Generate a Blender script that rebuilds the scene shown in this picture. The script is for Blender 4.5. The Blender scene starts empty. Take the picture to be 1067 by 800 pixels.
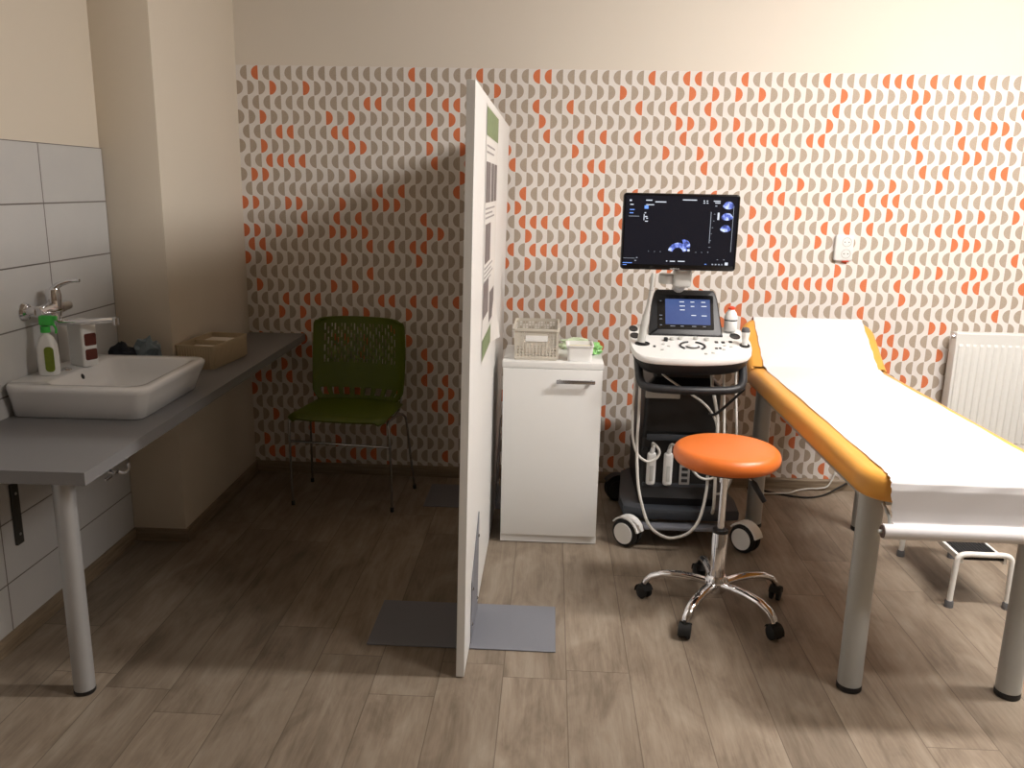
import bpy, bmesh, math, random
from mathutils import Vector, Matrix
from math import sin, cos, pi, radians, sqrt

random.seed(7)
S = bpy.context.scene
COL = S.collection

# ------------------------------------------------------------------ camera
cam_d = bpy.data.cameras.new('camera')
cam = bpy.data.objects.new('camera', cam_d); COL.objects.link(cam)
F_PX, PITCH, ROLL, YAW = 880.0, 0.2286127, 0.0196963, 0.0429694
fwd = Vector((-sin(YAW)*cos(PITCH), cos(YAW)*cos(PITCH), -sin(PITCH)))
rt = Vector((cos(YAW), sin(YAW), 0))
up = rt.cross(fwd)
rt2 = rt*cos(ROLL) + up*sin(ROLL)
up2 = up*cos(ROLL) - rt*sin(ROLL)
cam.matrix_world = Matrix(((rt2.x, up2.x, -fwd.x, 0), (rt2.y, up2.y, -fwd.y, 0), (rt2.z, up2.z, -fwd.z, 1.5), (0, 0, 0, 1)))
cam_d.sensor_width = 36.0
cam_d.lens = F_PX/1067*36.0
cam_d.clip_start = 0.02
S.camera = cam

# ------------------------------------------------------------------ world, lights, exposure
w = bpy.data.worlds.new('world'); S.world = w; w.use_nodes = True
w.node_tree.nodes['Background'].inputs[0].default_value = (1.0, 0.85, 0.7, 1)
w.node_tree.nodes['Background'].inputs[1].default_value = 0.0

LAMPS = ((1.95, 1.3, 2.70), (2.05, 2.4, 2.70))
def area(name, loc, size, power, color):
    l = bpy.data.lights.new(name, 'AREA'); l.shape = 'RECTANGLE'
    l.size, l.size_y = size; l.energy = power; l.color = color
    o = bpy.data.objects.new(name, l); COL.objects.link(o); o.location = loc
    return o
LCOL = (1.0, 0.955, 0.915)
for L_, pa, pp in ((LAMPS[0], 13, 8.5), (LAMPS[1], 32, 21)):
    area('ceiling_lamp_light', L_, (1.15, 0.22), pa, LCOL)
    for dx in (-0.42, 0.0, 0.42):            # the opal batten also shines sideways
        l = bpy.data.lights.new('ceiling_lamp_glow', 'POINT'); l.energy = pp; l.color = LCOL; l.shadow_soft_size = 0.09
        o = bpy.data.objects.new('ceiling_lamp_glow', l); COL.objects.link(o); o.location = (L_[0]+dx, L_[1], 2.60)

S.view_settings.view_transform = 'Standard'
S.view_settings.look = 'None'
S.view_settings.gamma = 1
S.view_settings.exposure = 0.72
S.view_settings.use_curve_mapping = False

# ------------------------------------------------------------------ node helpers
def srgb(r, g, b):
    f = lambda c: (c/255)/12.92 if c/255 <= 0.04045 else ((c/255+0.055)/1.055)**2.4
    return (f(r), f(g), f(b), 1)

class NT:
    def __init__(s, name):
        s.m = bpy.data.materials.new(name); s.m.use_nodes = True
        s.t = s.m.node_tree; s.b = s.t.nodes['Principled BSDF']
    def n(s, typ, **kw):
        nd = s.t.nodes.new(typ)
        for k, v in kw.items(): setattr(nd, k, v)
        return nd
    def link(s, a, b): s.t.links.new(a, b)
    def setin(s, sock, v):
        if isinstance(v, bpy.types.NodeSocket): s.link(v, sock)
        else: sock.default_value = v
    def math(s, op, a, b=None, c=None):
        nd = s.n('ShaderNodeMath', operation=op)
        s.setin(nd.inputs[0], a)
        if b is not None: s.setin(nd.inputs[1], b)
        if c is not None: s.setin(nd.inputs[2], c)
        return nd.outputs[0]
    def mix(s, f, a, b):
        nd = s.n('ShaderNodeMix', data_type='RGBA')
        s.setin(nd.inputs[0], f); s.setin(nd.inputs[6], a); s.setin(nd.inputs[7], b)
        return nd.outputs[2]
    def coord(s, which='Object'):
        return s.n('ShaderNodeTexCoord').outputs[which]
    def noise(s, vec, scale, detail=3, rough=0.5, dist=0.0):
        nd = s.n('ShaderNodeTexNoise'); s.link(vec, nd.inputs['Vector'])
        nd.inputs['Scale'].default_value = scale; nd.inputs['Detail'].default_value = detail
        nd.inputs['Roughness'].default_value = rough; nd.inputs['Distortion'].default_value = dist
        return nd.outputs['Fac']
    def ramp(s, f, stops):
        nd = s.n('ShaderNodeValToRGB'); s.link(f, nd.inputs[0]); e = nd.color_ramp.elements
        while len(e) < len(stops): e.new(0.5)
        for i, (p, c) in enumerate(stops):
            e[i].position = p; e[i].color = c
        return nd.outputs[0]
    def bump(s, h, strength=0.2, dist=0.01):
        nd = s.n('ShaderNodeBump'); nd.inputs['Strength'].default_value = strength
        nd.inputs['Distance'].default_value = dist; s.link(h, nd.inputs['Height'])
        s.link(nd.outputs[0], s.b.inputs['Normal'])

def mat(name, col, rough=0.5, metal=0.0, var=0.04, scale=30, bump=0.0, bscale=200, coat=0.0, spec=0.5):
    t = NT(name)
    c2 = tuple(max(0, c*(1-var)) for c in col[:3]) + (1,)
    c1 = tuple(min(1, c*(1+var)) for c in col[:3]) + (1,)
    co = t.coord()
    t.link(t.mix(t.noise(co, scale), c2, c1), t.b.inputs['Base Color'])
    t.b.inputs['Roughness'].default_value = rough
    t.b.inputs['Metallic'].default_value = metal
    t.b.inputs['Coat Weight'].default_value = coat
    t.b.inputs['Specular IOR Level'].default_value = spec
    if bump: t.bump(t.noise(co, bscale, 4), bump, 0.002)
    return t.m

def emit(name, col, s=1.0):
    t = NT(name); t.b.inputs['Base Color'].default_value = (0.005, 0.005, 0.006, 1)
    t.b.inputs['Emission Color'].default_value = col; t.b.inputs['Emission Strength'].default_value = s
    t.b.inputs['Roughness'].default_value = 0.3
    return t.m

M = {}
M['paint'] = mat('cream_wall_paint', srgb(222, 212, 196), 0.85, var=0.015, scale=3, bump=0.08, bscale=90)
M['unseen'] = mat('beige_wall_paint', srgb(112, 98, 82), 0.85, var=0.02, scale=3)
M['ceiling'] = mat('white_ceiling_paint', srgb(184, 175, 162), 0.9, var=0.01)
M['white_lam'] = mat('white_laminate', srgb(226, 226, 224), 0.38, var=0.008, bump=0.02, bscale=300)
M['white_edge'] = mat('white_edge_band', srgb(222, 216, 212), 0.45, var=0.01)
M['counter'] = mat('grey_laminate', srgb(124, 123, 124), 0.42, var=0.05, scale=160)
M['plate'] = mat('grey_powder_coat', srgb(118, 120, 128), 0.45, var=0.03, scale=120, bump=0.05, bscale=500)
M['ceramic'] = mat('white_glazed_ceramic', srgb(226, 226, 226), 0.12, var=0.005, coat=0.5)
M['chrome'] = mat('chrome', srgb(225, 225, 228), 0.07, 1.0, var=0.0)
M['chrome_dull'] = mat('satin_chrome', srgb(185, 185, 188), 0.25, 1.0, var=0.0)
M['alu'] = mat('brushed_aluminium_paint', srgb(172, 172, 172), 0.38, 0.35, var=0.03)
M['white_metal'] = mat('white_enamel_metal', srgb(232, 232, 228), 0.3, var=0.01)
M['black_plastic'] = mat('black_plastic', srgb(19, 19, 21), 0.45, var=0.08)
M['black_gloss'] = mat('black_gloss_plastic', srgb(12, 12, 14), 0.16, var=0.02)
M['dark_plastic'] = mat('dark_grey_plastic', srgb(36, 37, 40), 0.45, var=0.05)
M['mid_plastic'] = mat('blue_grey_plastic', srgb(50, 54, 60), 0.45, var=0.05)
M['light_plastic'] = mat('light_grey_plastic', srgb(190, 190, 186), 0.4, var=0.02)
M['white_plastic'] = mat('white_plastic', srgb(232, 232, 230), 0.32, var=0.01)
M['rubber'] = mat('black_rubber', srgb(20, 20, 20), 0.75, var=0.1)
M['grey_rubber'] = mat('grey_rubber', srgb(92, 92, 94), 0.7, var=0.05)
M['orange_leather'] = mat('orange_leatherette', srgb(222, 116, 48), 0.36, var=0.03, scale=12, bump=0.10, bscale=420)
M['yellow_leather'] = mat('amber_leatherette', srgb(230, 164, 72), 0.42, var=0.03, scale=10, bump=0.10, bscale=420)
M['paper'] = mat('white_couch_paper', srgb(219, 217, 218), 0.8, var=0.01, scale=60, bump=0.05, bscale=300)
M['green_plastic'] = mat('green_plastic', srgb(84, 98, 14), 0.42, var=0.05)
M['white_cable'] = mat('white_cable', srgb(214, 212, 206), 0.45, var=0.01)
M['black_cable'] = mat('black_cable', srgb(16, 16, 16), 0.5, var=0.01)
M['basket_grey'] = mat('warm_grey_basket_plastic', srgb(196, 190, 178), 0.5, var=0.04)
M['basket_beige'] = mat('beige_box_weave', srgb(196, 178, 148), 0.7, var=0.06, scale=80)
M['towel'] = mat('white_paper_towel', srgb(228, 220, 208), 0.9, var=0.02)
M['bag_green'] = mat('green_plastic_bag', srgb(150, 212, 130), 0.35, var=0.25, scale=22)
M['bag_clear'] = mat('pale_green_plastic', srgb(205, 222, 190), 0.3, var=0.06, scale=30)
M['bag_blue'] = mat('blue_grey_crumpled_cloth', srgb(120, 134, 142), 0.7, var=0.35, scale=40)
M['cloth_dark'] = mat('navy_cloth', srgb(22, 26, 36), 0.85, var=0.2, scale=60)
M['soap_label'] = mat('brown_label', srgb(92, 34, 20), 0.5, var=0.35, scale=70)
M['green_label'] = mat('olive_green_label', srgb(112, 128, 30), 0.5, var=0.35, scale=60)
M['green_cap'] = mat('bright_green_plastic', srgb(70, 190, 80), 0.35, var=0.03)
M['red_cap'] = mat('red_plastic_cap', srgb(222, 70, 40), 0.4, var=0.02)
M['dark_strip'] = mat('dark_grey_metal', srgb(66, 66, 62), 0.5, 0.2, var=0.05)
M['frame_grey'] = mat('grey_enamel_tube', srgb(176, 178, 176), 0.35, 0.1, var=0.02)
M['tread'] = mat('black_ribbed_rubber', srgb(24, 24, 26), 0.8, var=0.15, scale=150, bump=0.3, bscale=300)
M['radiator'] = mat('white_radiator_enamel', srgb(226, 226, 222), 0.35, var=0.005)
M['photo_dark'] = mat('dark_grey_scan_print', srgb(112, 104, 104), 0.6, var=0.45, scale=25)
M['header_green'] = mat('green_print', srgb(118, 134, 96), 0.6, var=0.3, scale=30)
M['poster_paper'] = mat('poster_paper', srgb(218, 216, 212), 0.5, var=0.02, scale=40)
M['print_grey'] = mat('grey_print_lines', srgb(150, 146, 146), 0.6, var=0.05)
M['content'] = mat('pale_yellow_sponge', srgb(226, 220, 196), 0.8, var=0.08, scale=60)
M['tv_white'] = emit('white_screen_light', (0.85, 0.9, 1.0, 1), 0.6)
M['tv_grey'] = emit('grey_screen_light', (0.6, 0.65, 0.75, 1), 0.4)
M['tv_blue'] = emit('blue_screen_light', (0.18, 0.36, 0.95, 1), 0.75)

# ---- screen (dark with faint blue glow)
t = NT('black_screen_glass'); t.b.inputs['Base Color'].default_value = (0.004, 0.004, 0.005, 1)
t.b.inputs['Roughness'].default_value = 0.12
t.b.inputs['Emission Color'].default_value = (0.25, 0.28, 0.5, 1); t.b.inputs['Emission Strength'].default_value = 0.015
M['screen'] = t.m
t = NT('blue_touch_screen')
t.b.inputs['Base Color'].default_value = (0.01, 0.01, 0.02, 1); t.b.inputs['Roughness'].default_value = 0.15
t.link(t.mix(t.noise(t.coord(), 18, 2), (0.06, 0.10, 0.30, 1), (0.10, 0.17, 0.42, 1)), t.b.inputs['Emission Color'])
t.b.inputs['Emission Strength'].default_value = 0.45
M['lcd'] = t.m
def scan_mat(name, thr):
    t = NT(name)
    t.b.inputs['Base Color'].default_value = (0.01, 0.01, 0.02, 1)
    n = t.noise(t.coord(), 55, 4, 0.6)
    t.link(t.ramp(n, [(thr, (0.01, 0.02, 0.09, 1)), (thr+0.14, (0.10, 0.16, 0.62, 1)), (thr+0.3, (0.65, 0.75, 1, 1))]), t.b.inputs['Emission Color'])
    t.b.inputs['Emission Strength'].default_value = 0.8
    return t.m
M['scan'] = scan_mat('blue_scan_image', 0.34)

# ---- wallpaper
t = NT('half_moon_wallpaper')
geo = t.n('ShaderNodeNewGeometry'); sep = t.n('ShaderNodeSeparateXYZ'); t.link(geo.outputs['Position'], sep.inputs[0])
X, Z = sep.outputs['X'], sep.outputs['Z']
SX, SR, X0, ZT = 0.0543, 0.0679, -1.489, 2.048
v = t.math('DIVIDE', t.math('SUBTRACT', ZT, Z), SR)
row = t.math('FLOOR', v)
fz = t.math('MULTIPLY', t.math('SUBTRACT', t.math('SUBTRACT', v, row), 0.5), SR)
par = t.math('FLOORED_MODULO', row, 2.0)                       # 0: bulge to the left, 1: to the right
sgn = t.math('SUBTRACT', t.math('MULTIPLY', par, 2.0), 1.0)
u = t.math('DIVIDE', t.math('MULTIPLY', t.math('SUBTRACT', X, X0), sgn), SX)
cell = t.math('FLOOR', u)
fx = t.math('MULTIPLY', t.math('SUBTRACT', u, cell), SX)
d = t.math('SQRT', t.math('ADD', t.math('MULTIPLY', fx, fx), t.math('MULTIPLY', fz, fz)))
mask = t.math('LESS_THAN', d, 0.0328)
inz = t.math('MULTIPLY', t.math('GREATER_THAN', v, 0.0), mask)
cv = t.n('ShaderNodeCombineXYZ')
t.link(t.math('ADD', cell, 0.37), cv.inputs[0]); t.link(t.math('ADD', row, 0.41), cv.inputs[1])
wn = t.n('ShaderNodeTexWhiteNoise', noise_dimensions='3D'); t.link(cv.outputs[0], wn.inputs['Vector'])
fabric = t.n('ShaderNodeTexNoise'); t.link(geo.outputs['Position'], fabric.inputs['Vector'])
fabric.inputs['Scale'].default_value = 260; fabric.inputs['Detail'].default_value = 3
taupe = t.mix(fabric.outputs['Fac'], srgb(160, 145, 128), srgb(192, 178, 162))
orange = t.mix(fabric.outputs['Fac'], srgb(208, 106, 60), srgb(224, 134, 90))
half = t.mix(t.math('LESS_THAN', wn.outputs['Value'], 0.25), taupe, orange)
bg = t.mix(t.math('GREATER_THAN', v, 0.0), srgb(224, 216, 204), t.mix(fabric.outputs['Fac'], srgb(224, 218, 212), srgb(238, 233, 229)))
t.link(t.mix(inz, bg, half), t.b.inputs['Base Color'])
t.b.inputs['Roughness'].default_value = 0.75
t.bump(fabric.outputs['Fac'], 0.06, 0.002)
M['wallpaper'] = t.m

# ---- floor: grey-brown vinyl planks running towards the back wall
t = NT('vinyl_oak_planks')
geo = t.n('ShaderNodeNewGeometry'); sep = t.n('ShaderNodeSeparateXYZ'); t.link(geo.outputs['Position'], sep.inputs[0])
PW, PL = 0.2, 1.22
u = t.math('DIVIDE', t.math('SUBTRACT', sep.outputs['X'], 0.087), PW)
iu = t.math('FLOOR', u); fu = t.math('SUBTRACT', u, iu)
wn0 = t.n('ShaderNodeTexWhiteNoise', noise_dimensions='1D'); t.link(t.math('ADD', iu, 20.5), wn0.inputs['W'])
yy = t.math('ADD', t.math('DIVIDE', sep.outputs['Y'], PL), wn0.outputs['Value'])
iy = t.math('FLOOR', yy); fy = t.math('SUBTRACT', yy, iy)
cv = t.n('ShaderNodeCombineXYZ'); t.link(t.math('ADD', iu, 0.5), cv.inputs[0]); t.link(t.math('ADD', iy, 0.5), cv.inputs[1])
wn = t.n('ShaderNodeTexWhiteNoise', noise_dimensions='3D'); t.link(cv.outputs[0], wn.inputs['Vector'])
# grain coordinates, stretched along Y and shifted per plank
sv = t.n('ShaderNodeCombineXYZ')
t.link(t.math('ADD', t.math('MULTIPLY', sep.outputs['X'], 1.0), t.math('MULTIPLY', wn.outputs['Value'], 13.0)), sv.inputs[0])
t.link(t.math('ADD', t.math('MULTIPLY', sep.outputs['Y'], 0.07), t.math('MULTIPLY', wn.outputs['Value'], 5.0)), sv.inputs[1])
sv2 = t.n('ShaderNodeCombineXYZ')
t.link(t.math('ADD', t.math('MULTIPLY', sep.outputs['X'], 1.0), t.math('MULTIPLY', wn.outputs['Value'], 7.0)), sv2.inputs[0])
t.link(t.math('MULTIPLY', sep.outputs['Y'], 0.35), sv2.inputs[1])
g1 = t.noise(sv.outputs[0], 42, 5, 0.65, 0.6)
g2 = t.noise(sv2.outputs[0], 9, 4, 0.6, 0.8)
g3 = t.noise(sv.outputs[0], 160, 3, 0.7)
gr = t.math('ADD', t.math('MULTIPLY', g1, 0.32), t.math('MULTIPLY', g2, 0.55))
gr = t.math('ADD', gr, t.math('MULTIPLY', g3, 0.13))
base = t.ramp(gr, [(0.33, srgb(106, 93, 79)), (0.5, srgb(140, 126, 110)), (0.66, srgb(160, 148, 132))])
tone = t.math('ADD', 0.84, t.math('MULTIPLY', wn.outputs['Value'], 0.26))
vm = t.n('ShaderNodeVectorMath', operation='SCALE'); t.link(base, vm.inputs[0]); t.link(tone, vm.inputs['Scale'])
eu = t.math('LESS_THAN', t.math('MINIMUM', fu, t.math('SUBTRACT', 1.0, fu)), 0.0075)
ey = t.math('LESS_THAN', t.math('MINIMUM', fy, t.math('SUBTRACT', 1.0, fy)), 0.0012)
edge = t.math('MAXIMUM', eu, ey)
t.link(t.mix(t.math('MULTIPLY', edge, 0.55), vm.outputs[0], srgb(66, 54, 44)), t.b.inputs['Base Color'])
t.b.inputs['Roughness'].default_value = 0.5
t.b.inputs['Specular IOR Level'].default_value = 0.4
t.bump(t.math('SUBTRACT', gr, t.math('MULTIPLY', edge, 0.6)), 0.12, 0.003)
M['floor'] = t.m

# ---- baseboard (same oak decor)
t = NT('oak_decor_baseboard'); co = t.coord()
mp = t.n('ShaderNodeMapping'); mp.inputs['Scale'].default_value = (1, 1, 14); t.link(co, mp.inputs[0])
t.link(t.ramp(t.noise(mp.outputs[0], 6, 4), [(0.3, srgb(112, 96, 78)), (0.7, srgb(148, 132, 110))]), t.b.inputs['Base Color'])
t.b.inputs['Roughness'].default_value = 0.5
M['baseboard'] = t.m

# ---- wall tiles 0.4 x 0.2 in the left wall's own frame (x out of the wall, y along it)
t = NT('pale_grey_wall_tiles'); co = t.coord(); sep = t.n('ShaderNodeSeparateXYZ'); t.link(co, sep.inputs[0])
a = t.math('DIVIDE', t.math('SUBTRACT', sep.outputs['Y'], 0.082), 0.43)
b = t.math('DIVIDE', t.math('SUBTRACT', sep.outputs['Z'], 0.0165), 0.2)
fa = t.math('SUBTRACT', a, t.math('FLOOR', a)); fb = t.math('SUBTRACT', b, t.math('FLOOR', b))
ga = t.math('LESS_THAN', t.math('MINIMUM', fa, t.math('SUBTRACT', 1.0, fa)), 0.006)
gb = t.math('LESS_THAN', t.math('MINIMUM', fb, t.math('SUBTRACT', 1.0, fb)), 0.012)
gm = t.math('MAXIMUM', ga, gb)
tc = t.mix(t.noise(co, 6, 3), srgb(196, 196, 196), srgb(206, 205, 203))
t.link(t.mix(gm, tc, srgb(112, 106, 102)), t.b.inputs['Base Color'])
t.b.inputs['Roughness'].default_value = 0.28
t.bump(t.math('SUBTRACT', 1.0, gm), 0.4, 0.002)
M['tiles'] = t.m

# ------------------------------------------------------------------ mesh helpers
def box(bm, c, s, R=None, bev=0.0, seg=2):
    r = bmesh.ops.create_cube(bm, size=1.0)
    vs = r['verts']
    for v in vs: v.co = Vector((v.co.x*s[0], v.co.y*s[1], v.co.z*s[2]))
    if bev:
        es = list({e for v in vs for e in v.link_edges})
        rr = bmesh.ops.bevel(bm, geom=es, offset=bev, segments=seg, affect='EDGES', profile=0.5)
        vs = list(set([v for v in vs if v.is_valid] + rr['verts']))
        # gather the whole island
        vs = island(vs[0])
    if R is not None:
        for v in vs: v.co = R @ v.co
    for v in vs: v.co += Vector(c)
    return vs

def island(v0):
    seen = {v0}; st = [v0]
    while st:
        v = st.pop()
        for e in v.link_edges:
            o = e.other_vert(v)
            if o not in seen: seen.add(o); st.append(o)
    return list(seen)

def frame(dirv):
    d = dirv.normalized()
    a = Vector((0, 0, 1)) if abs(d.z) < 0.95 else Vector((1, 0, 0))
    x = d.cross(a).normalized(); y = d.cross(x).normalized()
    return x, y

def tube(bm, pts, r, seg=10, caps=True, smooth=0, closed=False):
    pts = [Vector(p) for p in pts]
    rs = r if isinstance(r, (list, tuple)) else [r]*len(pts)
    if smooth:
        np_, nr = [], []
        n = len(pts)
        rng = range(n) if closed else range(n-1)
        for i in rng:
            g = (lambda k: pts[k % n]) if closed else (lambda k: pts[min(max(k, 0), n-1)])
            p0, p1, p2, p3 = g(i-1), g(i), g(i+1), g(i+2)
            for k in range(smooth):
                q = k/smooth
                np_.append(0.5*((2*p1)+(-p0+p2)*q+(2*p0-5*p1+4*p2-p3)*q*q+(-p0+3*p1-3*p2+p3)*q**3))
                nr.append(rs[i]*(1-q)+rs[(i+1) % n]*q)
        if not closed: np_.append(pts[-1]); nr.append(rs[-1])
        pts, rs = np_, nr
    n = len(pts); rings = []; px = None
    for i, p in enumerate(pts):
        if closed: d = pts[(i+1) % n]-pts[i-1]
        else: d = pts[min(i+1, n-1)]-pts[max(i-1, 0)]
        d = d.normalized()
        if px is None: x, y = frame(d)
        else:
            x = (px - d*px.dot(d))
            x = x.normalized() if x.length > 1e-6 else frame(d)[0]
            y = d.cross(x)
        px = x
        rings.append([bm.verts.new(p+(x*cos(2*pi*k/seg)+y*sin(2*pi*k/seg))*rs[i]) for k in range(seg)])
    m = n if closed else n-1
    for i in range(m):
        a, b = rings[i], rings[(i+1) % n]
        for k in range(seg):
            bm.faces.new((a[k], a[(k+1) % seg], b[(k+1) % seg], b[k]))
    if caps and not closed:
        bm.faces.new(rings[0][::-1]); bm.faces.new(rings[-1])
    return rings

def cyl(bm, p0, p1, r0, r1=None, seg=20, caps=True):
    return tube(bm, [p0, p1], [r0, r0 if r1 is None else r1], seg, caps)

def lathe(bm, prof, c=(0, 0, 0), seg=32, axis=None):
    R = Vector((0, 0, 1)).rotation_difference(Vector(axis)).to_matrix() if axis else Matrix.Identity(3)
    rings = []
    for r, z in prof:
        if r < 1e-6: rings.append([bm.verts.new(R @ Vector((0, 0, z))+Vector(c))])
        else: rings.append([bm.verts.new(R @ Vector((r*cos(2*pi*k/seg), r*sin(2*pi*k/seg), z))+Vector(c)) for k in range(seg)])
    for a, b in zip(rings, rings[1:]):
        if len(a) == 1 and len(b) == 1: continue
        for k in range(seg):
            k2 = (k+1) % seg
            if len(a) == 1: bm.faces.new((a[0], b[k2], b[k]))
            elif len(b) == 1: bm.faces.new((a[k], a[k2], b[0]))
            else: bm.faces.new((a[k], a[k2], b[k2], b[k]))
    for r_ in (rings[0], rings[-1]):
        if len(r_) > 1: bm.faces.new(r_)

def rrect(x0, x1, y0, y1, rad, n=6):
    """rounded rectangle outline; rad = one number or four (x0y0, x1y0, x1y1, x0y1)"""
    if not isinstance(rad, (list, tuple)): rad = [rad]*4
    cs = [((x0, y0), pi, rad[0], (1, 1)), ((x1, y0), 1.5*pi, rad[1], (-1, 1)), ((x1, y1), 0, rad[2], (-1, -1)), ((x0, y1), 0.5*pi, rad[3], (1, -1))]
    out = []
    for (cx, cy), a0, r, (sx, sy) in cs:
        r = max(r, 1e-4)
        for k in range(n+1):
            a = a0+0.5*pi*k/n
            out.append((cx+sx*r+r*cos(a), cy+sy*r+r*sin(a)))
    return out

def loft(bm, rings, cap0=True, cap1=True):
    R = [[bm.verts.new(Vector(p)) for p in r] for r in rings]
    n = len(R[0])
    for a, b in zip(R, R[1:]):
        for k in range(n): bm.faces.new((a[k], a[(k+1) % n], b[(k+1) % n], b[k]))
    if cap0: bm.faces.new(R[0][::-1])
    if cap1: bm.faces.new(R[-1])
    return R

def slab(bm, outline, z0, z1, bev=0.0, seg=3):
    """outline polygon extruded in z with rounded top and bottom edges (outline shrunk towards its inside)"""
    def shrink(o, d):
        n = len(o); res = []
        for i in range(n):
            a, b, c = Vector(o[i-1]), Vector(o[i]), Vector(o[(i+1) % n])
            e = (c-a)
            if e.length < 1e-9: e = Vector((1, 0))
            nrm = Vector((-e.y, e.x)).normalized()
            res.append(tuple(b+nrm*d))
        return res
    rings = []
    if bev:
        for k in range(seg+1):
            q = 0.5*pi*k/seg
            rings.append([(x, y, z0+bev*(1-sin(q))) for x, y in shrink(outline, bev*(1-cos(q)))][:])
        rings = rings[::-1]
        for k in range(seg+1):
            q = 0.5*pi*k/seg
            rings.append([(x, y, z1-bev*(1-sin(q))) for x, y in shrink(outline, bev*(1-cos(q)))])
        # order: bottom inner -> bottom outer -> top outer -> top inner
        low = [r for r in rings[:seg+1]]; high = rings[seg+1:]
        low = sorted(low, key=lambda r: r[0][2]); high = sorted(high, key=lambda r: r[0][2])
        rings = low+high
    else:
        rings = [[(x, y, z0) for x, y in outline], [(x, y, z1) for x, y in outline]]
    loft(bm, rings)

def xform(bm, Mx):
    for v in bm.verts: v.co = Mx @ v.co

def obj(name, bm, m, parent=None, sharp=40, label=None, loc=None):
    bmesh.ops.remove_doubles(bm, verts=bm.verts, dist=1e-6)
    bmesh.ops.recalc_face_normals(bm, faces=bm.faces)
    for f in bm.faces: f.smooth = True
    for e in bm.edges:
        if len(e.link_faces) == 2 and e.calc_face_angle(0) > radians(sharp): e.smooth = False
    me = bpy.data.meshes.new(name); bm.to_mesh(me); bm.free()
    me.materials.append(m)
    o = bpy.data.objects.new(name, me); COL.objects.link(o)
    if parent: o.parent = parent
    if label: o['label'] = label
    if loc: o.location = loc
    return o

def objs(name, bm, m, parent=None, **kw):
    """one object for each separate piece in bm"""
    left = set(bm.verts); out = []
    bm.verts.ensure_lookup_table()
    while left:
        isl = island(next(iter(sorted(left, key=lambda v: v.index))))
        left -= set(isl)
        b2 = bmesh.new(); mp = {v: b2.verts.new(v.co) for v in isl}
        seen = set()
        for v in isl:
            for f in v.link_faces:
                if f not in seen: seen.add(f); b2.faces.new([mp[q] for q in f.verts])
        out.append(obj(name, b2, m, parent, **kw))
    bm.free()
    return out

def B(): return bmesh.new()

def thing(name, label, cat, loc=(0, 0, 0), rz=0, group=None):
    o = bpy.data.objects.new(name, None); COL.objects.link(o)
    o.empty_display_size = 0.05
    o.location = loc; o.rotation_euler = (0, 0, rz); o['label'] = label; o['category'] = cat
    if group: o['group'] = group
    return o

def struct(name, bm, m, **kw):
    o = obj(name, bm, m, **kw); o['kind'] = 'structure'; return o

def text_mesh(name, body, size, m, parent, Mx, extrude=0.0004):
    cu = bpy.data.curves.new(name, 'FONT'); cu.body = body; cu.size = size; cu.extrude = extrude
    cu.align_x = 'CENTER'; cu.align_y = 'CENTER'
    to = bpy.data.objects.new('tmp', cu); COL.objects.link(to)
    dg = bpy.context.evaluated_depsgraph_get()
    me = bpy.data.meshes.new_from_object(to.evaluated_get(dg))
    bpy.data.objects.remove(to)
    me.transform(Mx); me.materials.clear(); me.materials.append(m)
    o = bpy.data.objects.new(name, me); COL.objects.link(o); o.parent = parent
    return o

# ------------------------------------------------------------------ room
XR, YF, H, D = 2.75, -0.9, 2.78, 4.23
LA = 0.020649                                   # the left wall is turned this much
LW = Matrix.Translation((-1.724, 2.355, 0)) @ Matrix.Rotation(LA, 4, 'Z')

bm = B(); box(bm, (0.45, 1.7, -0.05), (4.8, 5.4, 0.1)); struct('floor', bm, M['floor'])
bm = B(); box(bm, (0.45, 1.7, H+0.05), (4.8, 5.4, 0.1)); struct('ceiling', bm, M['ceiling'])
bm = B(); box(bm, (0.45, D+0.05, H/2), (4.8, 0.1, H)); struct('wall_back', bm, M['wallpaper'])
bm = B(); box(bm, (XR+0.05, 1.7, H/2), (0.1, 5.2, H)); struct('wall_right', bm, M['unseen'])
bm = B(); box(bm, (0.45, YF-0.05, H/2), (4.8, 0.1, H)); struct('wall_front', bm, M['unseen'])
bm = B(); box(bm, (-0.05-0.008, -0.7, H/2), (0.1, 5.4, H))
wl = struct('wall_left', bm, M['paint']); wl.matrix_world = LW
# tiled strip, ends where the pier starts
bm = B(); box(bm, (-0.004, -0.95, 0.8085), (0.008, 3.8, 1.617))
tl = struct('wall_left_tiling', bm, M['tiles']); tl.matrix_world = LW
PIER_U = 0.222
PIER_V0 = 0.942
bm = B(); box(bm, (PIER_U/2-0.01, PIER_V0+0.475, H/2), (PIER_U+0.02, 0.95, H), bev=0.004)
pr_ = struct('wall_left_pier', bm, M['paint']); pr_.matrix_world = LW

def baseboard(name, length, Mx, h=0.056):
    bm = B()
    rings = []
    for y in (0, length):
        rings.append([(0, y, 0), (0.012, y, 0), (0.012, y, h-0.012), (0.009, y, h-0.004), (0.004, y, h), (0, y, h)])
    loft(bm, rings); o = struct(name, bm, M['baseboard']); o.matrix_world = Mx
    return o
baseboard('baseboard_left', 3.8, LW @ Matrix.Translation((0.0, -2.85, 0)))
baseboard('baseboard_left_pier', 0.92, LW @ Matrix.Translation((PIER_U, PIER_V0, 0)))
baseboard('baseboard_left_return', PIER_U+0.012, LW @ Matrix.Translation((PIER_U+0.012, PIER_V0, 0)) @ Matrix.Rotation(pi/2, 4, 'Z') @ Matrix.Scale(-1, 4, (1, 0, 0)))
baseboard('baseboard_back', 4.3, Matrix.Translation((XR, D, 0)) @ Matrix.Rotation(pi/2, 4, 'Z') @ Matrix.Scale(-1, 4, (1, 0, 0)), h=0.058)

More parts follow.
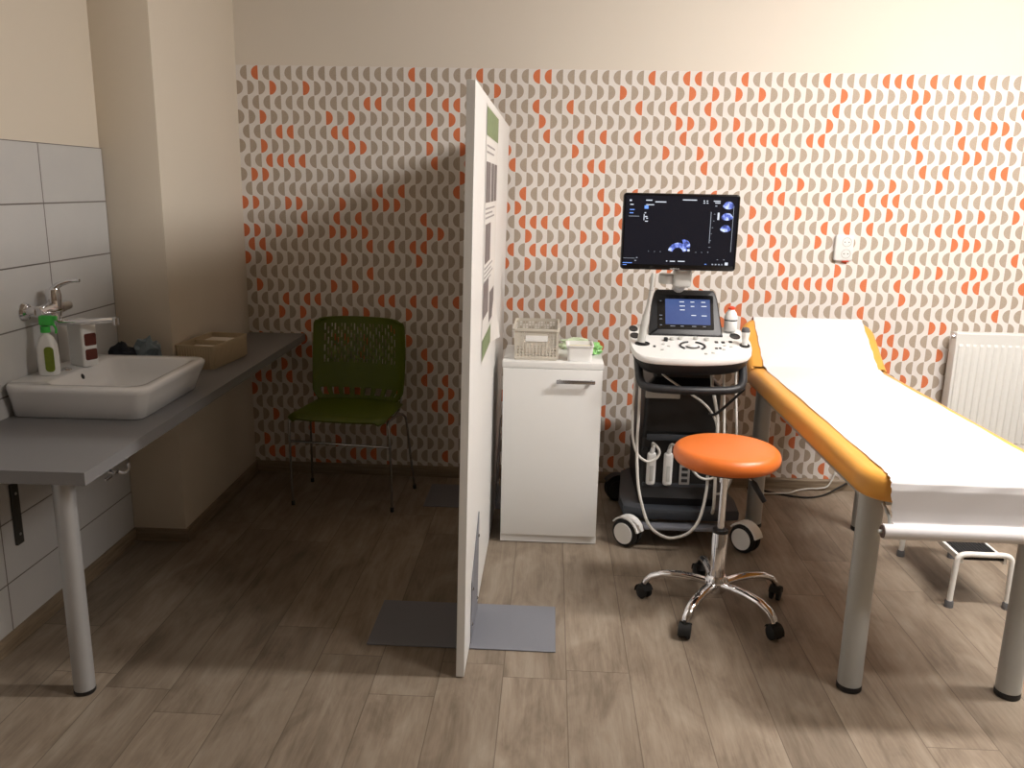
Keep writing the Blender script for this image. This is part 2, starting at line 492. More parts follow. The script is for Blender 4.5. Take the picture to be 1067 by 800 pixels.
# ceiling lamp
for L_, lab in zip(LAMPS, ('long white ceiling light panel nearer the front of the room', 'long white ceiling light panel nearer the patterned wall')):
    t_ = thing('ceiling_light', lab, 'lamp', (L_[0], L_[1], H))
    bm = B(); o1 = rrect(-0.62, 0.62, -0.14, 0.14, 0.004, 1); o2 = rrect(-0.60, 0.60, -0.12, 0.12, 0.004, 1)
    loft(bm, [[(x, y, 0) for x, y in o1], [(x, y, -0.04) for x, y in o1], [(x, y, -0.04) for x, y in o2], [(x, y, 0) for x, y in o2], [(x, y, 0) for x, y in o1]], False, False)
    obj('frame', bm, M['white_metal'], t_)
    bm = B(); box(bm, (0, 0, -0.012), (1.19, 0.23, 0.008)); obj('diffuser', bm, M['tv_white'], t_)

# ------------------------------------------------------------------ treatment couch
couch = thing('treatment_couch', 'amber treatment couch with raised headrest on thick grey tubular legs', 'treatment couch', (1.208, 3.05, 0))
CX, CY = 1.208, 3.05
XA, XB = 0.897-CX, 1.512-CX
YA, YB = 2.27-CY, 3.725-CY
ZC0, ZC1 = 0.652, 0.736
bm = B(); slab(bm, rrect(XA, XB, YA, YB+0.03, [0.11, 0.11, 0.012, 0.012], 8), ZC0, ZC1, 0.034, 5)
obj('mattress', bm, M['yellow_leather'], couch, sharp=60)
ang = math.atan2(0.19, 0.275)
bm = B(); slab(bm, rrect(XA, XB, -0.022, 0.345, [0.012, 0.012, 0.1, 0.1], 8), ZC0-ZC1, 0, 0.034, 5)
Mh = Matrix.Translation((0, YB+0.004, ZC1)) @ Matrix.Rotation(ang, 4, 'X')
xform(bm, Mh); obj('headrest', bm, M['yellow_leather'], couch, sharp=60)
LEGX = (0.966-CX, 1.449-CX); LEGY = (2.40-CY, 3.70-CY)
for lx in LEGX:
    for ly in LEGY:
        bm = B(); cyl(bm, (lx, ly, 0.014), (lx, ly, 0.645), 0.036, seg=28)
        lg = obj('leg', bm, M['frame_grey'], couch)
        bm = B(); lathe(bm, [(0, 0), (0.034, 0), (0.0375, 0.004), (0.0375, 0.017), (0.036, 0.02), (0, 0.02)], (lx, ly, 0), 28)
        obj('foot_cap', bm, M['black_plastic'], lg, label='black plastic foot cap')
bm = B()
for lx in LEGX: box(bm, (lx, (LEGY[0]+LEGY[1])/2, 0.632), (0.03, LEGY[1]-LEGY[0]+0.06, 0.04), bev=0.003)
for ly in LEGY: box(bm, (0, ly, 0.632), (LEGX[1]-LEGX[0], 0.03, 0.04), bev=0.003)
obj('frame', bm, M['frame_grey'], couch)
bm = B(); cyl(bm, (-0.1, YB+0.25, 0.80), (-0.1, YB-0.15, 0.62), 0.009, seg=12); cyl(bm, (0.1, YB+0.25, 0.80), (0.1, YB-0.15, 0.62), 0.009, seg=12)
objs('headrest_support', bm, M['chrome_dull'], couch)
# roll holder under the foot end
bm = B()
for sx in (-0.242, 0.236):
    tube(bm, [(sx, YA+0.05, 0.645), (sx, YA-0.004, 0.625), (sx, YA-0.022, 0.59)], 0.005, 8)
cyl(bm, (-0.274, YA-0.022, 0.586), (0.262, YA-0.022, 0.586), 0.006, seg=12)
obj('roll_holder', bm, M['frame_grey'], couch)

# paper: sheet over the couch and its roll are one continuous thing
pap = thing('couch_paper', 'white paper sheet spread over the amber couch from a roll at its foot end', 'paper sheet', (1.212, 3.05, 0))
prof = []
hd = Vector((0, cos(ang), sin(ang)))
top = Vector((0, YB+0.004, ZC1))
nrm = Vector((0, -sin(ang), cos(ang)))
e = top+hd*0.345
prof += [e+nrm*-0.07+hd*0.004, e+nrm*-0.035+hd*0.006, e+nrm*-0.008+hd*0.0, e-hd*0.015+nrm*0.003]
for k in (0.28, 0.20, 0.12, 0.06): prof.append(top+hd*k+nrm*0.0025)
prof.append(Vector((0, YB+0.006, ZC1+0.010)))
for y in (3.66, 3.4, 3.1, 2.8, 2.5, 2.36, 2.31): prof.append(Vector((0, y-CY, ZC1+0.0025)))
prof += [Vector((0, 2.293-CY, 0.7365)), Vector((0, 2.278-CY, 0.731)), Vector((0, 2.267-CY, 0.721)), Vector((0, 2.2625-CY, 0.702)), Vector((0, 2.262-CY, 0.67)), Vector((0, 2.262-CY, 0.64)), Vector((0, 2.258-CY, 0.61)), Vector((0, 2.2495-CY, 0.607))]
pts = []
for i in range(len(prof)-1):
    for k in range(6): pts.append(prof[i].lerp(prof[i+1], k/6))
pts.append(prof[-1])
bm = B(); NX = 26; PWD = 0.251; grid = []
for i, p in enumerate(pts):
    r_ = []
    wob = 0.0016*sin(i*0.9)+0.0007*sin(i*2.3+1)
    hang = max(0, (0.70-p.z)/0.09) if p.y < 2.3-CY else 0
    for j in range(NX+1):
        q = j/NX*2-1
        hw = PWD-0.012*hang*(1 if q < 0 else 0.4)
        z = 0.0009*sin(q*9+i*0.35)+0.0009
        n_ = Vector((0, 0, 1)) if p.y > 2.31-CY else Vector((0, -1, 0))
        if p.y > YB: n_ = nrm
        r_.append(bm.verts.new(Vector((q*hw+wob*abs(q)**6, p.y, p.z))+n_*z))
    grid.append(r_)
for a, b in zip(grid, grid[1:]):
    for j in range(NX): bm.faces.new((a[j], a[j+1], b[j+1], b[j]))
bmesh.ops.solidify(bm, geom=bm.faces[:], thickness=-0.0006)
obj('sheet', bm, M['paper'], pap, sharp=80)
bm = B(); c = (0, YA-0.022, 0.586)
prof2 = [(0.0105, -0.266), (0.021, -0.266), (0.0215, -0.264), (0.0215, 0.248), (0.021, 0.25), (0.0105, 0.25), (0.0105, -0.266)]
rings = []
lathe_bm = bm
lathe(bm, prof2[:-1]+[(0.0105, 0.25)], c, 32, axis=(1, 0, 0))
obj('roll', bm, M['paper'], pap)
for sx in (-0.2665, 0.2505):
    bm = B(); lathe(bm, [(0.007, -0.002), (0.0185, -0.002), (0.0185, 0.002), (0.007, 0.002)], (sx, c[1], c[2]), 28, axis=(1, 0, 0))
    obj('roll_core', bm, mat('brown_cardboard_core', srgb(104, 88, 84), 0.9), pap, label='brown cardboard end of the roll')

# ------------------------------------------------------------------ divider board
dv = thing('divider_board', 'tall white divider board standing on two grey steel base plates', 'room divider', (-0.247, 2.36, 0))
TILT = 0.012
Mt = Matrix.Rotation(TILT, 4, 'Y')
bm = B(); box(bm, (0, 0.88, 0.891), (0.025, 1.76, 1.774), bev=0.0012, seg=1); xform(bm, Mt)
obj('board', bm, M['white_lam'], dv)
def base_plate(y0):
    for sx, x0, x1 in ((1, 0.0135, 0.300), (-1, -0.332, -0.0135)):
        bm = B(); box(bm, ((x0+x1)/2, y0+0.155, 0.003), (x1-x0, 0.31, 0.004), bev=0.001, seg=1)
        obj('base_plate', bm, M['plate'], dv)
        bm = B()
        poly = [(0.03, 0.005), (0.275, 0.005), (0.275, 0.34), (0.262, 0.385), (0.03, 0.225)] if sx > 0 else [(0.03, 0.005), (0.275, 0.005), (0.275, 0.36), (0.03, 0.225)]
        xb = 0.0135*sx
        rings = [[(xb, y0+p[0], p[1]) for p in poly], [(xb+0.0025*sx, y0+p[0], p[1]) for p in poly]]
        loft(bm, rings); xform(bm, Mt)
        br = obj('bracket', bm, M['plate'], dv)
        bm = B()
        for by, bz in ((0.06, 0.06), (0.06, 0.19), (0.25, 0.06), (0.25, 0.30)):
            lathe(bm, [(0, 0.0045), (0.004, 0.004), (0.006, 0.0025), (0.0065, 0), (0, 0)], (xb+0.0024*sx, y0+by, bz), 12, axis=(sx, 0, 0))
        xform(bm, Mt); objs('screw_head', bm, M['chrome_dull'], br)
base_plate(0.17); base_plate(1.432)

# poster taped to the board
po = thing('ultrasound_poster', 'narrow printed poster of grey scan images on the white divider board', 'poster', (-0.247, 2.36, 0))
def on_board(y, z, off):   # point on the right face of the tilted board
    return Mt @ Vector((0.0125+off, y, z))
def sheet(bm, y0, y1, z0, z1, off, th=0.0006, ny=10, nz=20, curl=0):
    g = []
    for i in range(nz+1):
        z = z0+(z1-z0)*i/nz; r_ = []
        for j in range(ny+1):
            y = y0+(y1-y0)*j/ny
            cu = curl*max(0, (j/ny-0.72))**2*max(0, 0.2-i/nz)*150
            r_.append(bm.verts.new(on_board(y, z, off+cu)))
        g.append(r_)
    fs = []
    for a, b in zip(g, g[1:]):
        for j in range(ny): fs.append(bm.faces.new((a[j], a[j+1], b[j+1], b[j])))
    bmesh.ops.solidify(bm, geom=fs, thickness=th)
PY0, PY1, PZ0, PZ1 = 0.385, 0.955, 0.92, 1.755
bm = B(); sheet(bm, PY0, PY1, PZ0, PZ1, 0.0012, curl=0.012); obj('paper', bm, M['poster_paper'], po, sharp=80)
bm = B(); sheet(bm, PY0+0.01, PY1-0.01, 1.66, 1.747, 0.0022); obj('header', bm, M['header_green'], po, label='green printed header')
for (a, b_, c_, d_) in ((0.41, 0.60, 1.45, 1.58), (0.64, 0.76, 1.45, 1.58), (0.79, 0.92, 1.45, 1.58), (0.43, 0.66, 1.25, 1.38),
                        (0.40, 0.62, 1.07, 1.19), (0.68, 0.90, 1.02, 1.13)):
    bm = B()
    sheet(bm, PY0+(a-0.385), PY0+(b_-0.385), c_, d_, 0.0022); obj('scan_picture', bm, M['photo_dark'], po, label='dark printed scan picture')
bm = B(); sheet(bm, PY0+0.01, PY0+0.40, 0.93, 1.0, 0.0022, curl=0.0); obj('footer', bm, M['header_green'], po, label='green printed footer')
bm = B()
for z in (1.63, 1.61, 1.43, 1.415, 1.40, 1.235, 1.22, 1.205, 1.19):
    L = 0.3+0.2*random.random()
    sheet(bm, PY0+0.03, PY0+0.03+L, z-0.003, z+0.003, 0.0021, ny=2, nz=1)
objs('text_line', bm, M['print_grey'], po)

# ------------------------------------------------------------------ white cabinet
cb = thing('cabinet', 'white laminate cabinet with one door beside the divider board', 'cabinet', (0.021, 3.415, 0))
W2 = 0.207; CD = 0.37
bm = B()
box(bm, (-W2+0.008, CD/2+0.01, 0.408), (0.016, CD-0.02, 0.735), bev=0.001, seg=1)
box(bm, (W2-0.008, CD/2+0.01, 0.408), (0.016, CD-0.02, 0.735), bev=0.001, seg=1)
box(bm, (0, CD-0.006, 0.408), (2*W2-0.03, 0.008, 0.735)); box(bm, (0, CD/2+0.01, 0.05), (2*W2-0.03, CD-0.03, 0.016))
obj('body', bm, M['white_lam'], cb)
bm = B(); box(bm, (0, CD/2, 0.788), (2*W2+0.004, CD+0.006, 0.026), bev=0.0015, seg=2); obj('top', bm, M['white_lam'], cb)
bm = B(); box(bm, (0, CD/2+0.002, 0.021), (2*W2, CD-0.004, 0.034), bev=0.001, seg=1); obj('plinth', bm, M['white_lam'], cb)
bm = B(); box(bm, (0, 0.0, 0.407), (2*W2-0.004, 0.017, 0.732), bev=0.0015, seg=2); dr = obj('door', bm, M['white_lam'], cb)
bm = B()
tube(bm, [(0.030, -0.008, 0.727), (0.030, -0.030, 0.727)], 0.006, 10); tube(bm, [(0.160, -0.008, 0.727), (0.160, -0.030, 0.727)], 0.006, 10)
box(bm, (0.095, -0.033, 0.727), (0.160, 0.009, 0.016), bev=0.003)
obj('handle', bm, M['chrome_dull'], dr, label='satin grey bar handle')
bm = B()
for sx in (-1, 1):
    for sy in (0.03, CD-0.03): lathe(bm, [(0, 0), (0.016, 0), (0.016, 0.005), (0, 0.005)], (sx*0.17, sy, 0), 16)
objs('glide', bm, M['black_plastic'], cb)

def holed_panel(bm, origin, eu, ev, w, h, nu, nv, cw, ch, skip=None, th=0.002, margin_u=0.01, margin_v=0.01):
    """panel of size w x h with nu x nv rectangular holes; skip(i, j) keeps hole closed"""
    eu, ev, origin = Vector(eu), Vector(ev), Vector(origin)
    us = [0]; vs = [0]; pu = (w-2*margin_u)/nu; pv = (h-2*margin_v)/nv
    for i in range(nu):
        c0 = margin_u+pu*(i+0.5); us += [c0-cw/2, c0+cw/2]
    us.append(w)
    for j in range(nv):
        c0 = margin_v+pv*(j+0.5); vs += [c0-ch/2, c0+ch/2]
    vs.append(h)
    V = {}
    faces = []
    for i in range(len(us)-1):
        for j in range(len(vs)-1):
            if i % 2 == 1 and j % 2 == 1 and not (skip and skip(i//2, j//2)): continue
            q = []
            for a, b in ((i, j), (i+1, j), (i+1, j+1), (i, j+1)):
                if (a, b) not in V: V[a, b] = bm.verts.new(origin+eu*us[a]+ev*vs[b])
                q.append(V[a, b])
            faces.append(bm.faces.new(q))
    bmesh.ops.solidify(bm, geom=faces, thickness=th)

# basket on the cabinet
bk = thing('storage_basket', 'warm grey perforated plastic basket holding a white pack on the cabinet', 'basket', (-0.052, 3.44, 0.802))
bw, bd, bh = 0.094, 0.30, 0.128
bm = B()
sl = 0.006
hand = lambda i, j: False
def front_skip(i, j): return 3 <= i <= 7 and j >= 6
def fpanel(y, flip):
    holed_panel(bm, (-bw+sl, y, 0.006), (1, 0, 0), Vector((0, (sl if flip else -sl)/bh, 1)), 2*(bw-sl)+0.006, bh-0.006, 12, 9, 0.0085, 0.0075, skip=lambda i, j: (3 <= i <= 8 and j >= 5) , margin_u=0.008, margin_v=0.008, th=-0.002)
fpanel(0.006, False)
holed_panel(bm, (-bw+sl, bd-0.006, 0.006), (1, 0, 0), (0, 0, 1), 2*(bw-sl), bh-0.006, 12, 9, 0.0085, 0.0075, margin_u=0.008, margin_v=0.008)
for sx in (-1, 1):
    holed_panel(bm, (sx*(bw-sl), 0.006, 0.006), (0, 1, 0), (sx*sl/bh, 0, 1), bd-0.012, bh-0.006, 18, 9, 0.009, 0.0075, margin_u=0.008, margin_v=0.008)
obj('basket_walls', bm, M['basket_grey'], bk, sharp=30)
bm = B(); o1 = rrect(-bw-0.004, bw+0.004, -0.004, bd+0.004, 0.014); o2 = rrect(-bw+0.004, bw-0.004, 0.004, bd-0.004, 0.01)
loft(bm, [[(x, y, bh-0.006) for x, y in o1], [(x, y, bh+0.003) for x, y in o1], [(x, y, bh+0.003) for x, y in o2], [(x, y, bh-0.006) for x, y in o2], [(x, y, bh-0.006) for x, y in o1]], False, False)
obj('rim', bm, M['basket_grey'], bk)
bm = B(); slab(bm, rrect(-bw+0.006, bw-0.006, 0.006, bd-0.006, 0.01), 0, 0.004); obj('bottom', bm, M['basket_grey'], bk)
bm = B(); slab(bm, rrect(-0.044, 0.048, -0.0005, 0.003, 0.001), 0.080, 0.104); obj('handle_opening', bm, M['white_plastic'], bk, label='pale oblong grip opening')
pk = B(); box(pk, (0, 0, 0.030), (0.11, 0.14, 0.058), bev=0.012, seg=3)
p1 = obj('tissue_pack', pk, M['towel']); p1.location = (-0.052, 3.60, 0.807); p1['label'] = 'white soft pack lying inside the grey basket'; p1['category'] = 'pack'
# small open container
sc = thing('white_container', 'small open white plastic tub with cream contents on the cabinet front', 'tub', (0.131, 3.50, 0.802))
def tub(bm, hw, hd, h, tp=0.005, th=0.003, r=0.014):
    R_ = lambda s, z: [(x, y, z) for x, y in rrect(-hw-s, hw+s, -hd-s, hd+s, r)]
    loft(bm, [R_(-tp, 0), R_(0, h), R_(0.003, h), R_(0.003, h+0.004), R_(-th, h+0.004), R_(-tp-th, 0.004)])
bm = B(); tub(bm, 0.055, 0.062, 0.062); obj('tub', bm, M['white_plastic'], sc)
bm = B(); slab(bm, rrect(-0.046, 0.046, -0.05, 0.05, 0.01), 0.02, 0.052, 0.004)
for v in bm.verts: v.co.z += 0.004*sin(v.co.x*90)*cos(v.co.y*70)
obj('contents', bm, M['content'], sc, label='cream cloth contents')
# crumpled bags
def crumple(name, c, s, m, label, cat, seed, sub=3, rot=0, amp=0.5):
    rnd = random.Random(seed); bm = B()
    bmesh.ops.create_icosphere(bm, subdivisions=sub, radius=1)
    from mathutils import noise
    for v in bm.verts:
        d = v.co.normalized(); n_ = noise.noise(d*2.2+Vector((seed, 0, 0)))+0.6*noise.noise(d*5+Vector((0, seed, 0)))
        v.co = d*(1+amp*n_)
        v.co = Vector((v.co.x*s[0], v.co.y*s[1], max(v.co.z, -0.8)*s[2]))
    mn = min(v.co.z for v in bm.verts)
    for v in bm.verts: v.co.z -= mn
    xform(bm, Matrix.Rotation(rot, 4, 'Z'))
    o = obj(name, bm, m, sharp=25); o.location = c; o['label'] = label; o['category'] = cat
    return o
crumple('plastic_bag', (0.190, 3.62, 0.802), (0.036, 0.036, 0.028), M['bag_green'], 'crumpled bright green plastic bag at the right rear of the cabinet top', 'bag', 3, amp=0.6)
crumple('glove_packet', (0.125, 3.72, 0.802), (0.070, 0.028, 0.028), M['bag_clear'], 'pale green crumpled wrapping behind the small white tub', 'wrapping', 9, amp=0.5)

# ------------------------------------------------------------------ ultrasound machine
us = thing('ultrasound_machine', 'black and white ultrasound machine on large white-hubbed casters', 'ultrasound machine', (0.575, 3.40, 0))
UX, UY = 0.575, 3.40
U = lambda x, y, z: (x-UX, y-UY, z)
# base
bm = B()
outl = [(0.345, 3.48), (0.43, 3.44), (0.74, 3.44), (0.84, 3.46), (0.85, 3.60), (0.80, 3.95), (0.72, 4.05), (0.45, 4.05), (0.37, 3.95), (0.335, 3.6)]
slab(bm, [(x-UX, y-UY) for x, y in outl], 0.115, 0.165, 0.012, 2)
obj('base', bm, M['mid_plastic'], us, label='blue-grey plastic wheel base')
bm = B(); slab(bm, [(a-UX, b-UY) for a, b in ((0.43, 3.40), (0.735, 3.40), (0.75, 3.47), (0.42, 3.47))], 0.085, 0.10, 0.004, 2)
obj('foot_step', bm, M['plate'], us, label='grey foot plate')
def big_caster(x, y, rot, fender):
    R_ = Matrix.Translation(U(x, y, 0)) @ Matrix.Rotation(rot, 4, 'Z')
    bm = B()   # wheel axis = local -y (disc faces the viewer)
    for s in (-1, 1):
        lathe(bm, [(0.0, 0.0), (0.050, 0.0), (0.059, 0.004), (0.062, 0.012), (0.060, 0.022), (0.050, 0.026), (0, 0.026)], (0, s*0.003 if s > 0 else -0.029, 0.062), 36, axis=(0, 1, 0))
    xform(bm, R_); wh = obj('caster', bm, M['rubber'], us, label='black twin caster wheel')
    bm = B(); lathe(bm, [(0, 0), (0.036, 0.0), (0.046, -0.001), (0.047, 0.003), (0, 0.003)], (0, -0.0310, 0.062), 32, axis=(0, 1, 0))
    xform(bm, R_); obj('hub_cap', bm, M['white_plastic'] if fender else M['dark_plastic'], wh)
    bm = B()
    rr = []
    for k in range(9):
        a = radians(15+k*16.5)
        cx, cz = cos(a), sin(a)
        rr.append([(cx*0.066, -0.026, 0.062+cz*0.066), (cx*0.066, 0.026, 0.062+cz*0.066), (cx*0.073, 0.026, 0.062+cz*0.073), (cx*0.073, -0.026, 0.062+cz*0.073)])
    loft(bm, rr)
    xform(bm, R_); obj('fender', bm, M['white_plastic'] if fender else M['black_plastic'], wh, label='white plastic caster fender' if fender else None)
big_caster(0.362, 3.43, radians(-41), True)
big_caster(0.862, 3.41, radians(-48), True)
big_caster(0.36, 3.98, radians(10), False)
big_caster(0.80, 3.98, radians(-10), False)
# body tower
bm = B()
sec = lambda x0, x1, y0, y1, z, r=0.02: [(x-UX, y-UY, z) for x, y in rrect(x0, x1, y0, y1, r, 4)]
loft(bm, [sec(0.415, 0.735, 3.50, 3.98, 0.16), sec(0.412, 0.738, 3.49, 3.98, 0.20), sec(0.412, 0.738, 3.52, 3.98, 0.27), sec(0.412, 0.738, 3.52, 3.98, 0.46), sec(0.415, 0.735, 3.49, 3.96, 0.50), sec(0.415, 0.735, 3.49, 3.94, 0.70), sec(0.45, 0.70, 3.52, 3.86, 0.73), sec(0.46, 0.69, 3.53, 3.80, 0.85)])
obj('body', bm, M['black_plastic'], us, sharp=30)
bm = B(); box(bm, U(0.575, 3.515, 0.245), (0.30, 0.012, 0.03), bev=0.005); box(bm, U(0.575, 3.483, 0.475), (0.29, 0.008, 0.028), bev=0.004)
objs('front_trim', bm, M['mid_plastic'], us)
bm = B(); box(bm, U(0.487, 3.481, 0.672), (0.145, 0.014, 0.050), bev=0.004, seg=2); obj('front_panel', bm, M['light_plastic'], us, label='light grey drawer front')
# transducer connectors
for x in (0.459, 0.531):
    bm = B(); box(bm, U(x, 3.505, 0.327), (0.040, 0.03, 0.150), bev=0.014, seg=4)
    cyl(bm, U(x, 3.505, 0.395), U(x+0.004, 3.495, 0.435), 0.012, 0.007, 12)
    cn = obj('probe_plug', bm, M['white_plastic'], us, label='white transducer plug')
    bm = B(); box(bm, U(x, 3.4885, 0.31), (0.016, 0.004, 0.07), bev=0.0015); obj('latch', bm, M['light_plastic'], cn)
bm = B(); box(bm, U(0.605, 3.514, 0.315), (0.046, 0.01, 0.12), bev=0.003)
pt = obj('probe_socket', bm, M['alu'], us, label='bare metal probe socket')
bm = B()
for k in range(4): box(bm, U(0.605, 3.5085, 0.275+k*0.026), (0.026, 0.003, 0.014))
objs('contact', bm, M['dark_plastic'], pt)
bm = B(); lathe(bm, [(0, 0), (0.014, 0), (0.014, 0.01), (0, 0.01)], U(0.43, 3.51, 0.405), 16, axis=(0, 1, 0)); obj('knob', bm, M['dark_plastic'], us)
# console deck: tilted plane z = .862 + .2 (y-3.33)
dz = lambda y: 0.862+0.2*(y-3.33)
front = [(0.339, 3.40), (0.352, 3.345), (0.385, 3.308), (0.45, 3.292), (0.58, 3.288), (0.70, 3.305), (0.775, 3.335), (0.812, 3.375), (0.832, 3.45),
         (0.838, 3.55), (0.826, 3.61), (0.79, 3.65), (0.60, 3.68), (0.42, 3.675), (0.36, 3.655), (0.342, 3.62), (0.336, 3.50)]
def refine(pl, n=3):
    out = []; N = len(pl)
    for i in range(N):
        p0, p1, p2, p3 = (Vector(pl[(i+k) % N]) for k in (-1, 0, 1, 2))
        for k in range(n):
            q = k/n; out.append(tuple(0.5*((2*p1)+(-p0+p2)*q+(2*p0-5*p1+4*p2-p3)*q*q+(-p0+3*p1-3*p2+p3)*q**3)))
    return out
fo = refine(front)
cxm, cym = 0.585, 3.49
def dring(s, dzv): return [(cxm+(x-cxm)*s-UX, cym+(y-cym)*s-UY, dz(cym+(y-cym)*s)+dzv) for x, y in fo]
bm = B(); loft(bm, [dring(0.985, -0.026), dring(1.0, -0.020), dring(1.0, -0.006), dring(0.985, 0.0)])
dk = obj('console', bm, M['white_plastic'], us, sharp=50, label='white control console deck')
bm = B(); loft(bm, [dring(0.86, -0.075), dring(0.95, -0.050), dring(0.975, -0.0265)]); obj('console_underside', bm, M['black_plastic'], us)
def dpt(x, y, h=0.0): return U(x, y, dz(y)+h)
up_d = Vector((0, -0.2, 1)).normalized()
def knob(x, y, r, h, m, nm='button', lab=None):
    bm = B(); lathe(bm, [(0, -0.001), (r, -0.001), (r, h*0.7), (r*0.85, h), (0, h)], dpt(x, y), 20, axis=up_d); obj(nm, bm, m, dk, label=lab)
def key(x, y, w_, d_, m=None, nm='key'):
    bm = B(); box(bm, dpt(x, y, 0.001), (w_, d_, 0.006), R=Matrix.Rotation(math.atan(0.2), 3, 'X'), bev=0.0015, seg=2); obj(nm, bm, m or M['dark_plastic'], dk)
knob(0.485, 3.482, 0.009, 0.014, M['dark_plastic'])
for x, y in ((0.513, 3.495), (0.548, 3.503), (0.612, 3.507), (0.655, 3.498)): knob(x, y, 0.011, 0.010, M['light_plastic'])
for x, y in ((0.693, 3.478), (0.720, 3.477), (0.752, 3.485)): key(x, y, 0.014, 0.016)
for x in (0.498, 0.541, 0.583, 0.627, 0.669): key(x, 3.548, 0.014, 0.012)
key(0.432, 3.415, 0.010, 0.012); key(0.682, 3.41, 0.012, 0.010); key(0.697, 3.412, 0.010, 0.010)
for x, y in ((0.47, 3.44), (0.49, 3.42), (0.72, 3.44), (0.745, 3.43), (0.71, 3.40), (0.46, 3.38), (0.66, 3.36), (0.63, 3.35)): key(x, y, 0.012, 0.010, M['light_plastic'])
# trackball with its dark ring
bm = B()
for a0, a1 in ((-50, 75), (105, 230)):
    pts_ = [dpt(0.588+0.050*cos(radians(a)), 3.428+0.042*sin(radians(a)), 0.002) for a in range(a0, a1+1, 8)]
    tube(bm, pts_, 0.0045, 8)
obj('trackball_ring', bm, M['dark_plastic'], dk)
bm = B(); lathe(bm, [(0, 0.010), (0.012, 0.008), (0.021, 0.003), (0.024, -0.003), (0, -0.003)], dpt(0.588, 3.425), 24, axis=up_d)
obj('trackball', bm, M['white_plastic'], dk)
bm = B()
cyl(bm, dpt(0.588, 3.425, 0.0), dpt(0.588, 3.425, 0.0015), 0.029, seg=28); obj('trackball_socket', bm, M['dark_plastic'], dk)
# holder cups left and right
for x, y, a, b_ in ((0.362, 3.610, 0.016, 0.028), (0.362, 3.53, 0.017, 0.026), (0.385, 3.442, 0.026, 0.019), (0.783, 3.55, 0.018, 0.026), (0.803, 3.45, 0.018, 0.020)):
    bm = B()
    prof_ = []
    N = 24
    rings = []
    for s, hh in ((1.18, -0.001), (1.18, 0.003), (1.0, 0.0035), (0.96, 0.001)):
        rings.append([dpt(x+a*s*cos(2*pi*k/N), y+b_*s*sin(2*pi*k/N), hh) for k in range(N)])
    loft(bm, rings, True, True); obj('probe_holder', bm, M['black_plastic'], dk, label='black oval probe holder')
# touch panel
TX0, TX1 = 0.575-0.143, 0.575+0.143
bm = B()
tilt = math.atan2(0.11, 0.185)
Mp = Matrix.Translation(U(0.576, 3.535, 0.905)) @ Matrix.Rotation(pi/2-tilt, 4, 'X')   # panel's local x,y in its face, z towards viewer
def panel_out(w0, w1, h, r): 
    o = rrect(-1, 1, 0, 1, 0.0001, 6)
    pts_ = []
    for x, y in rrect(-0.5, 0.5, 0, h, [0.01, 0.01, r, r], 6):
        wv = w0+(w1-w0)*(y/h); pts_.append((x*wv, y))
    return pts_
slab(bm, panel_out(0.312, 0.268, 0.215, 0.06), -0.05, 0.0, 0.010, 3); xform(bm, Mp)
tp_ = obj('touch_panel', bm, M['dark_plastic'], us, sharp=50, label='dark grey touch panel housing')
bm = B(); slab(bm, rrect(-0.118, 0.118, 0.030, 0.187, 0.006), -0.002, 0.0015); xform(bm, Mp); obj('glass', bm, M['black_gloss'], tp_)
bm = B(); slab(bm, rrect(-0.085, 0.104, 0.052, 0.168, 0.002), 0.0012, 0.0022); xform(bm, Mp); obj('lcd', bm, M['lcd'], tp_, label='glowing blue touch screen')
bm = B()
for (x, y, w_) in ((-0.015, 0.155, 0.02), (0.03, 0.155, 0.016), (0.076, 0.155, 0.018), (-0.013, 0.136, 0.022), (0.03, 0.135, 0.015), (0.078, 0.136, 0.022), (-0.013, 0.118, 0.02), (0.034, 0.094, 0.02), (0.078, 0.093, 0.022)):
    box(bm, (x, y, 0.0024), (w_, 0.0035, 0.0005))
xform(bm, Mp); objs('screen_caption', bm, M['tv_white'], tp_)
bm = B()
for (x, y, w_) in ((-0.104, 0.158, 0.006), (-0.104, 0.092, 0.012), (-0.104, 0.075, 0.012), (-0.104, 0.048, 0.008), (-0.055, 0.044, 0.02), (-0.015, 0.044, 0.014), (0.035, 0.044, 0.018), (0.078, 0.044, 0.012)):
    box(bm, (x, y, 0.0022), (w_, 0.002, 0.0005))
xform(bm, Mp); objs('panel_caption', bm, M['tv_grey'], tp_)
# monitor arm
bm = B()
box(bm, U(0.548, 3.56, 1.145), (0.075, 0.045, 0.075), bev=0.012, seg=3)
cyl(bm, U(0.545, 3.56, 1.18), U(0.535, 3.545, 1.24), 0.028, seg=20)
tube(bm, [U(0.548, 3.60, 1.12), U(0.55, 3.72, 1.05), U(0.55, 3.75, 0.92), U(0.555, 3.72, 0.85)], 0.026, 14, smooth=5)
lathe(bm, [(0, 0), (0.033, 0), (0.036, 0.006), (0.036, 0.035), (0.03, 0.04), (0, 0.04)], U(0.49, 3.585, 1.12), 24)
obj('monitor_arm', bm, M['light_plastic'], us, label='light grey jointed monitor arm')
# monitor
mo_c = U(0.518, 3.50, 1.3355); mw, mh = 0.467, 0.306
bm = B(); slab(bm, rrect(-mw/2, mw/2, -mh/2, mh/2, 0.014, 5), -0.030, 0.0, 0.006, 3)
slab(bm, rrect(-0.10, 0.10, -0.09, 0.09, 0.02, 5), -0.052, -0.028, 0.004, 2)
Mm = Matrix.Translation(mo_c) @ Matrix.Rotation(radians(90), 4, 'X')
xform(bm, Mm); mn = obj('monitor', bm, M['black_gloss'], us, sharp=50, label='black flat monitor')
bm = B(); slab(bm, rrect(-mw/2+0.010, mw/2-0.010, -mh/2+0.022, mh/2-0.010, 0.002), -0.001, 0.0012); xform(bm, Mm); sn = obj('screen', bm, M['screen'], mn, label='dark screen showing a small blue scan')
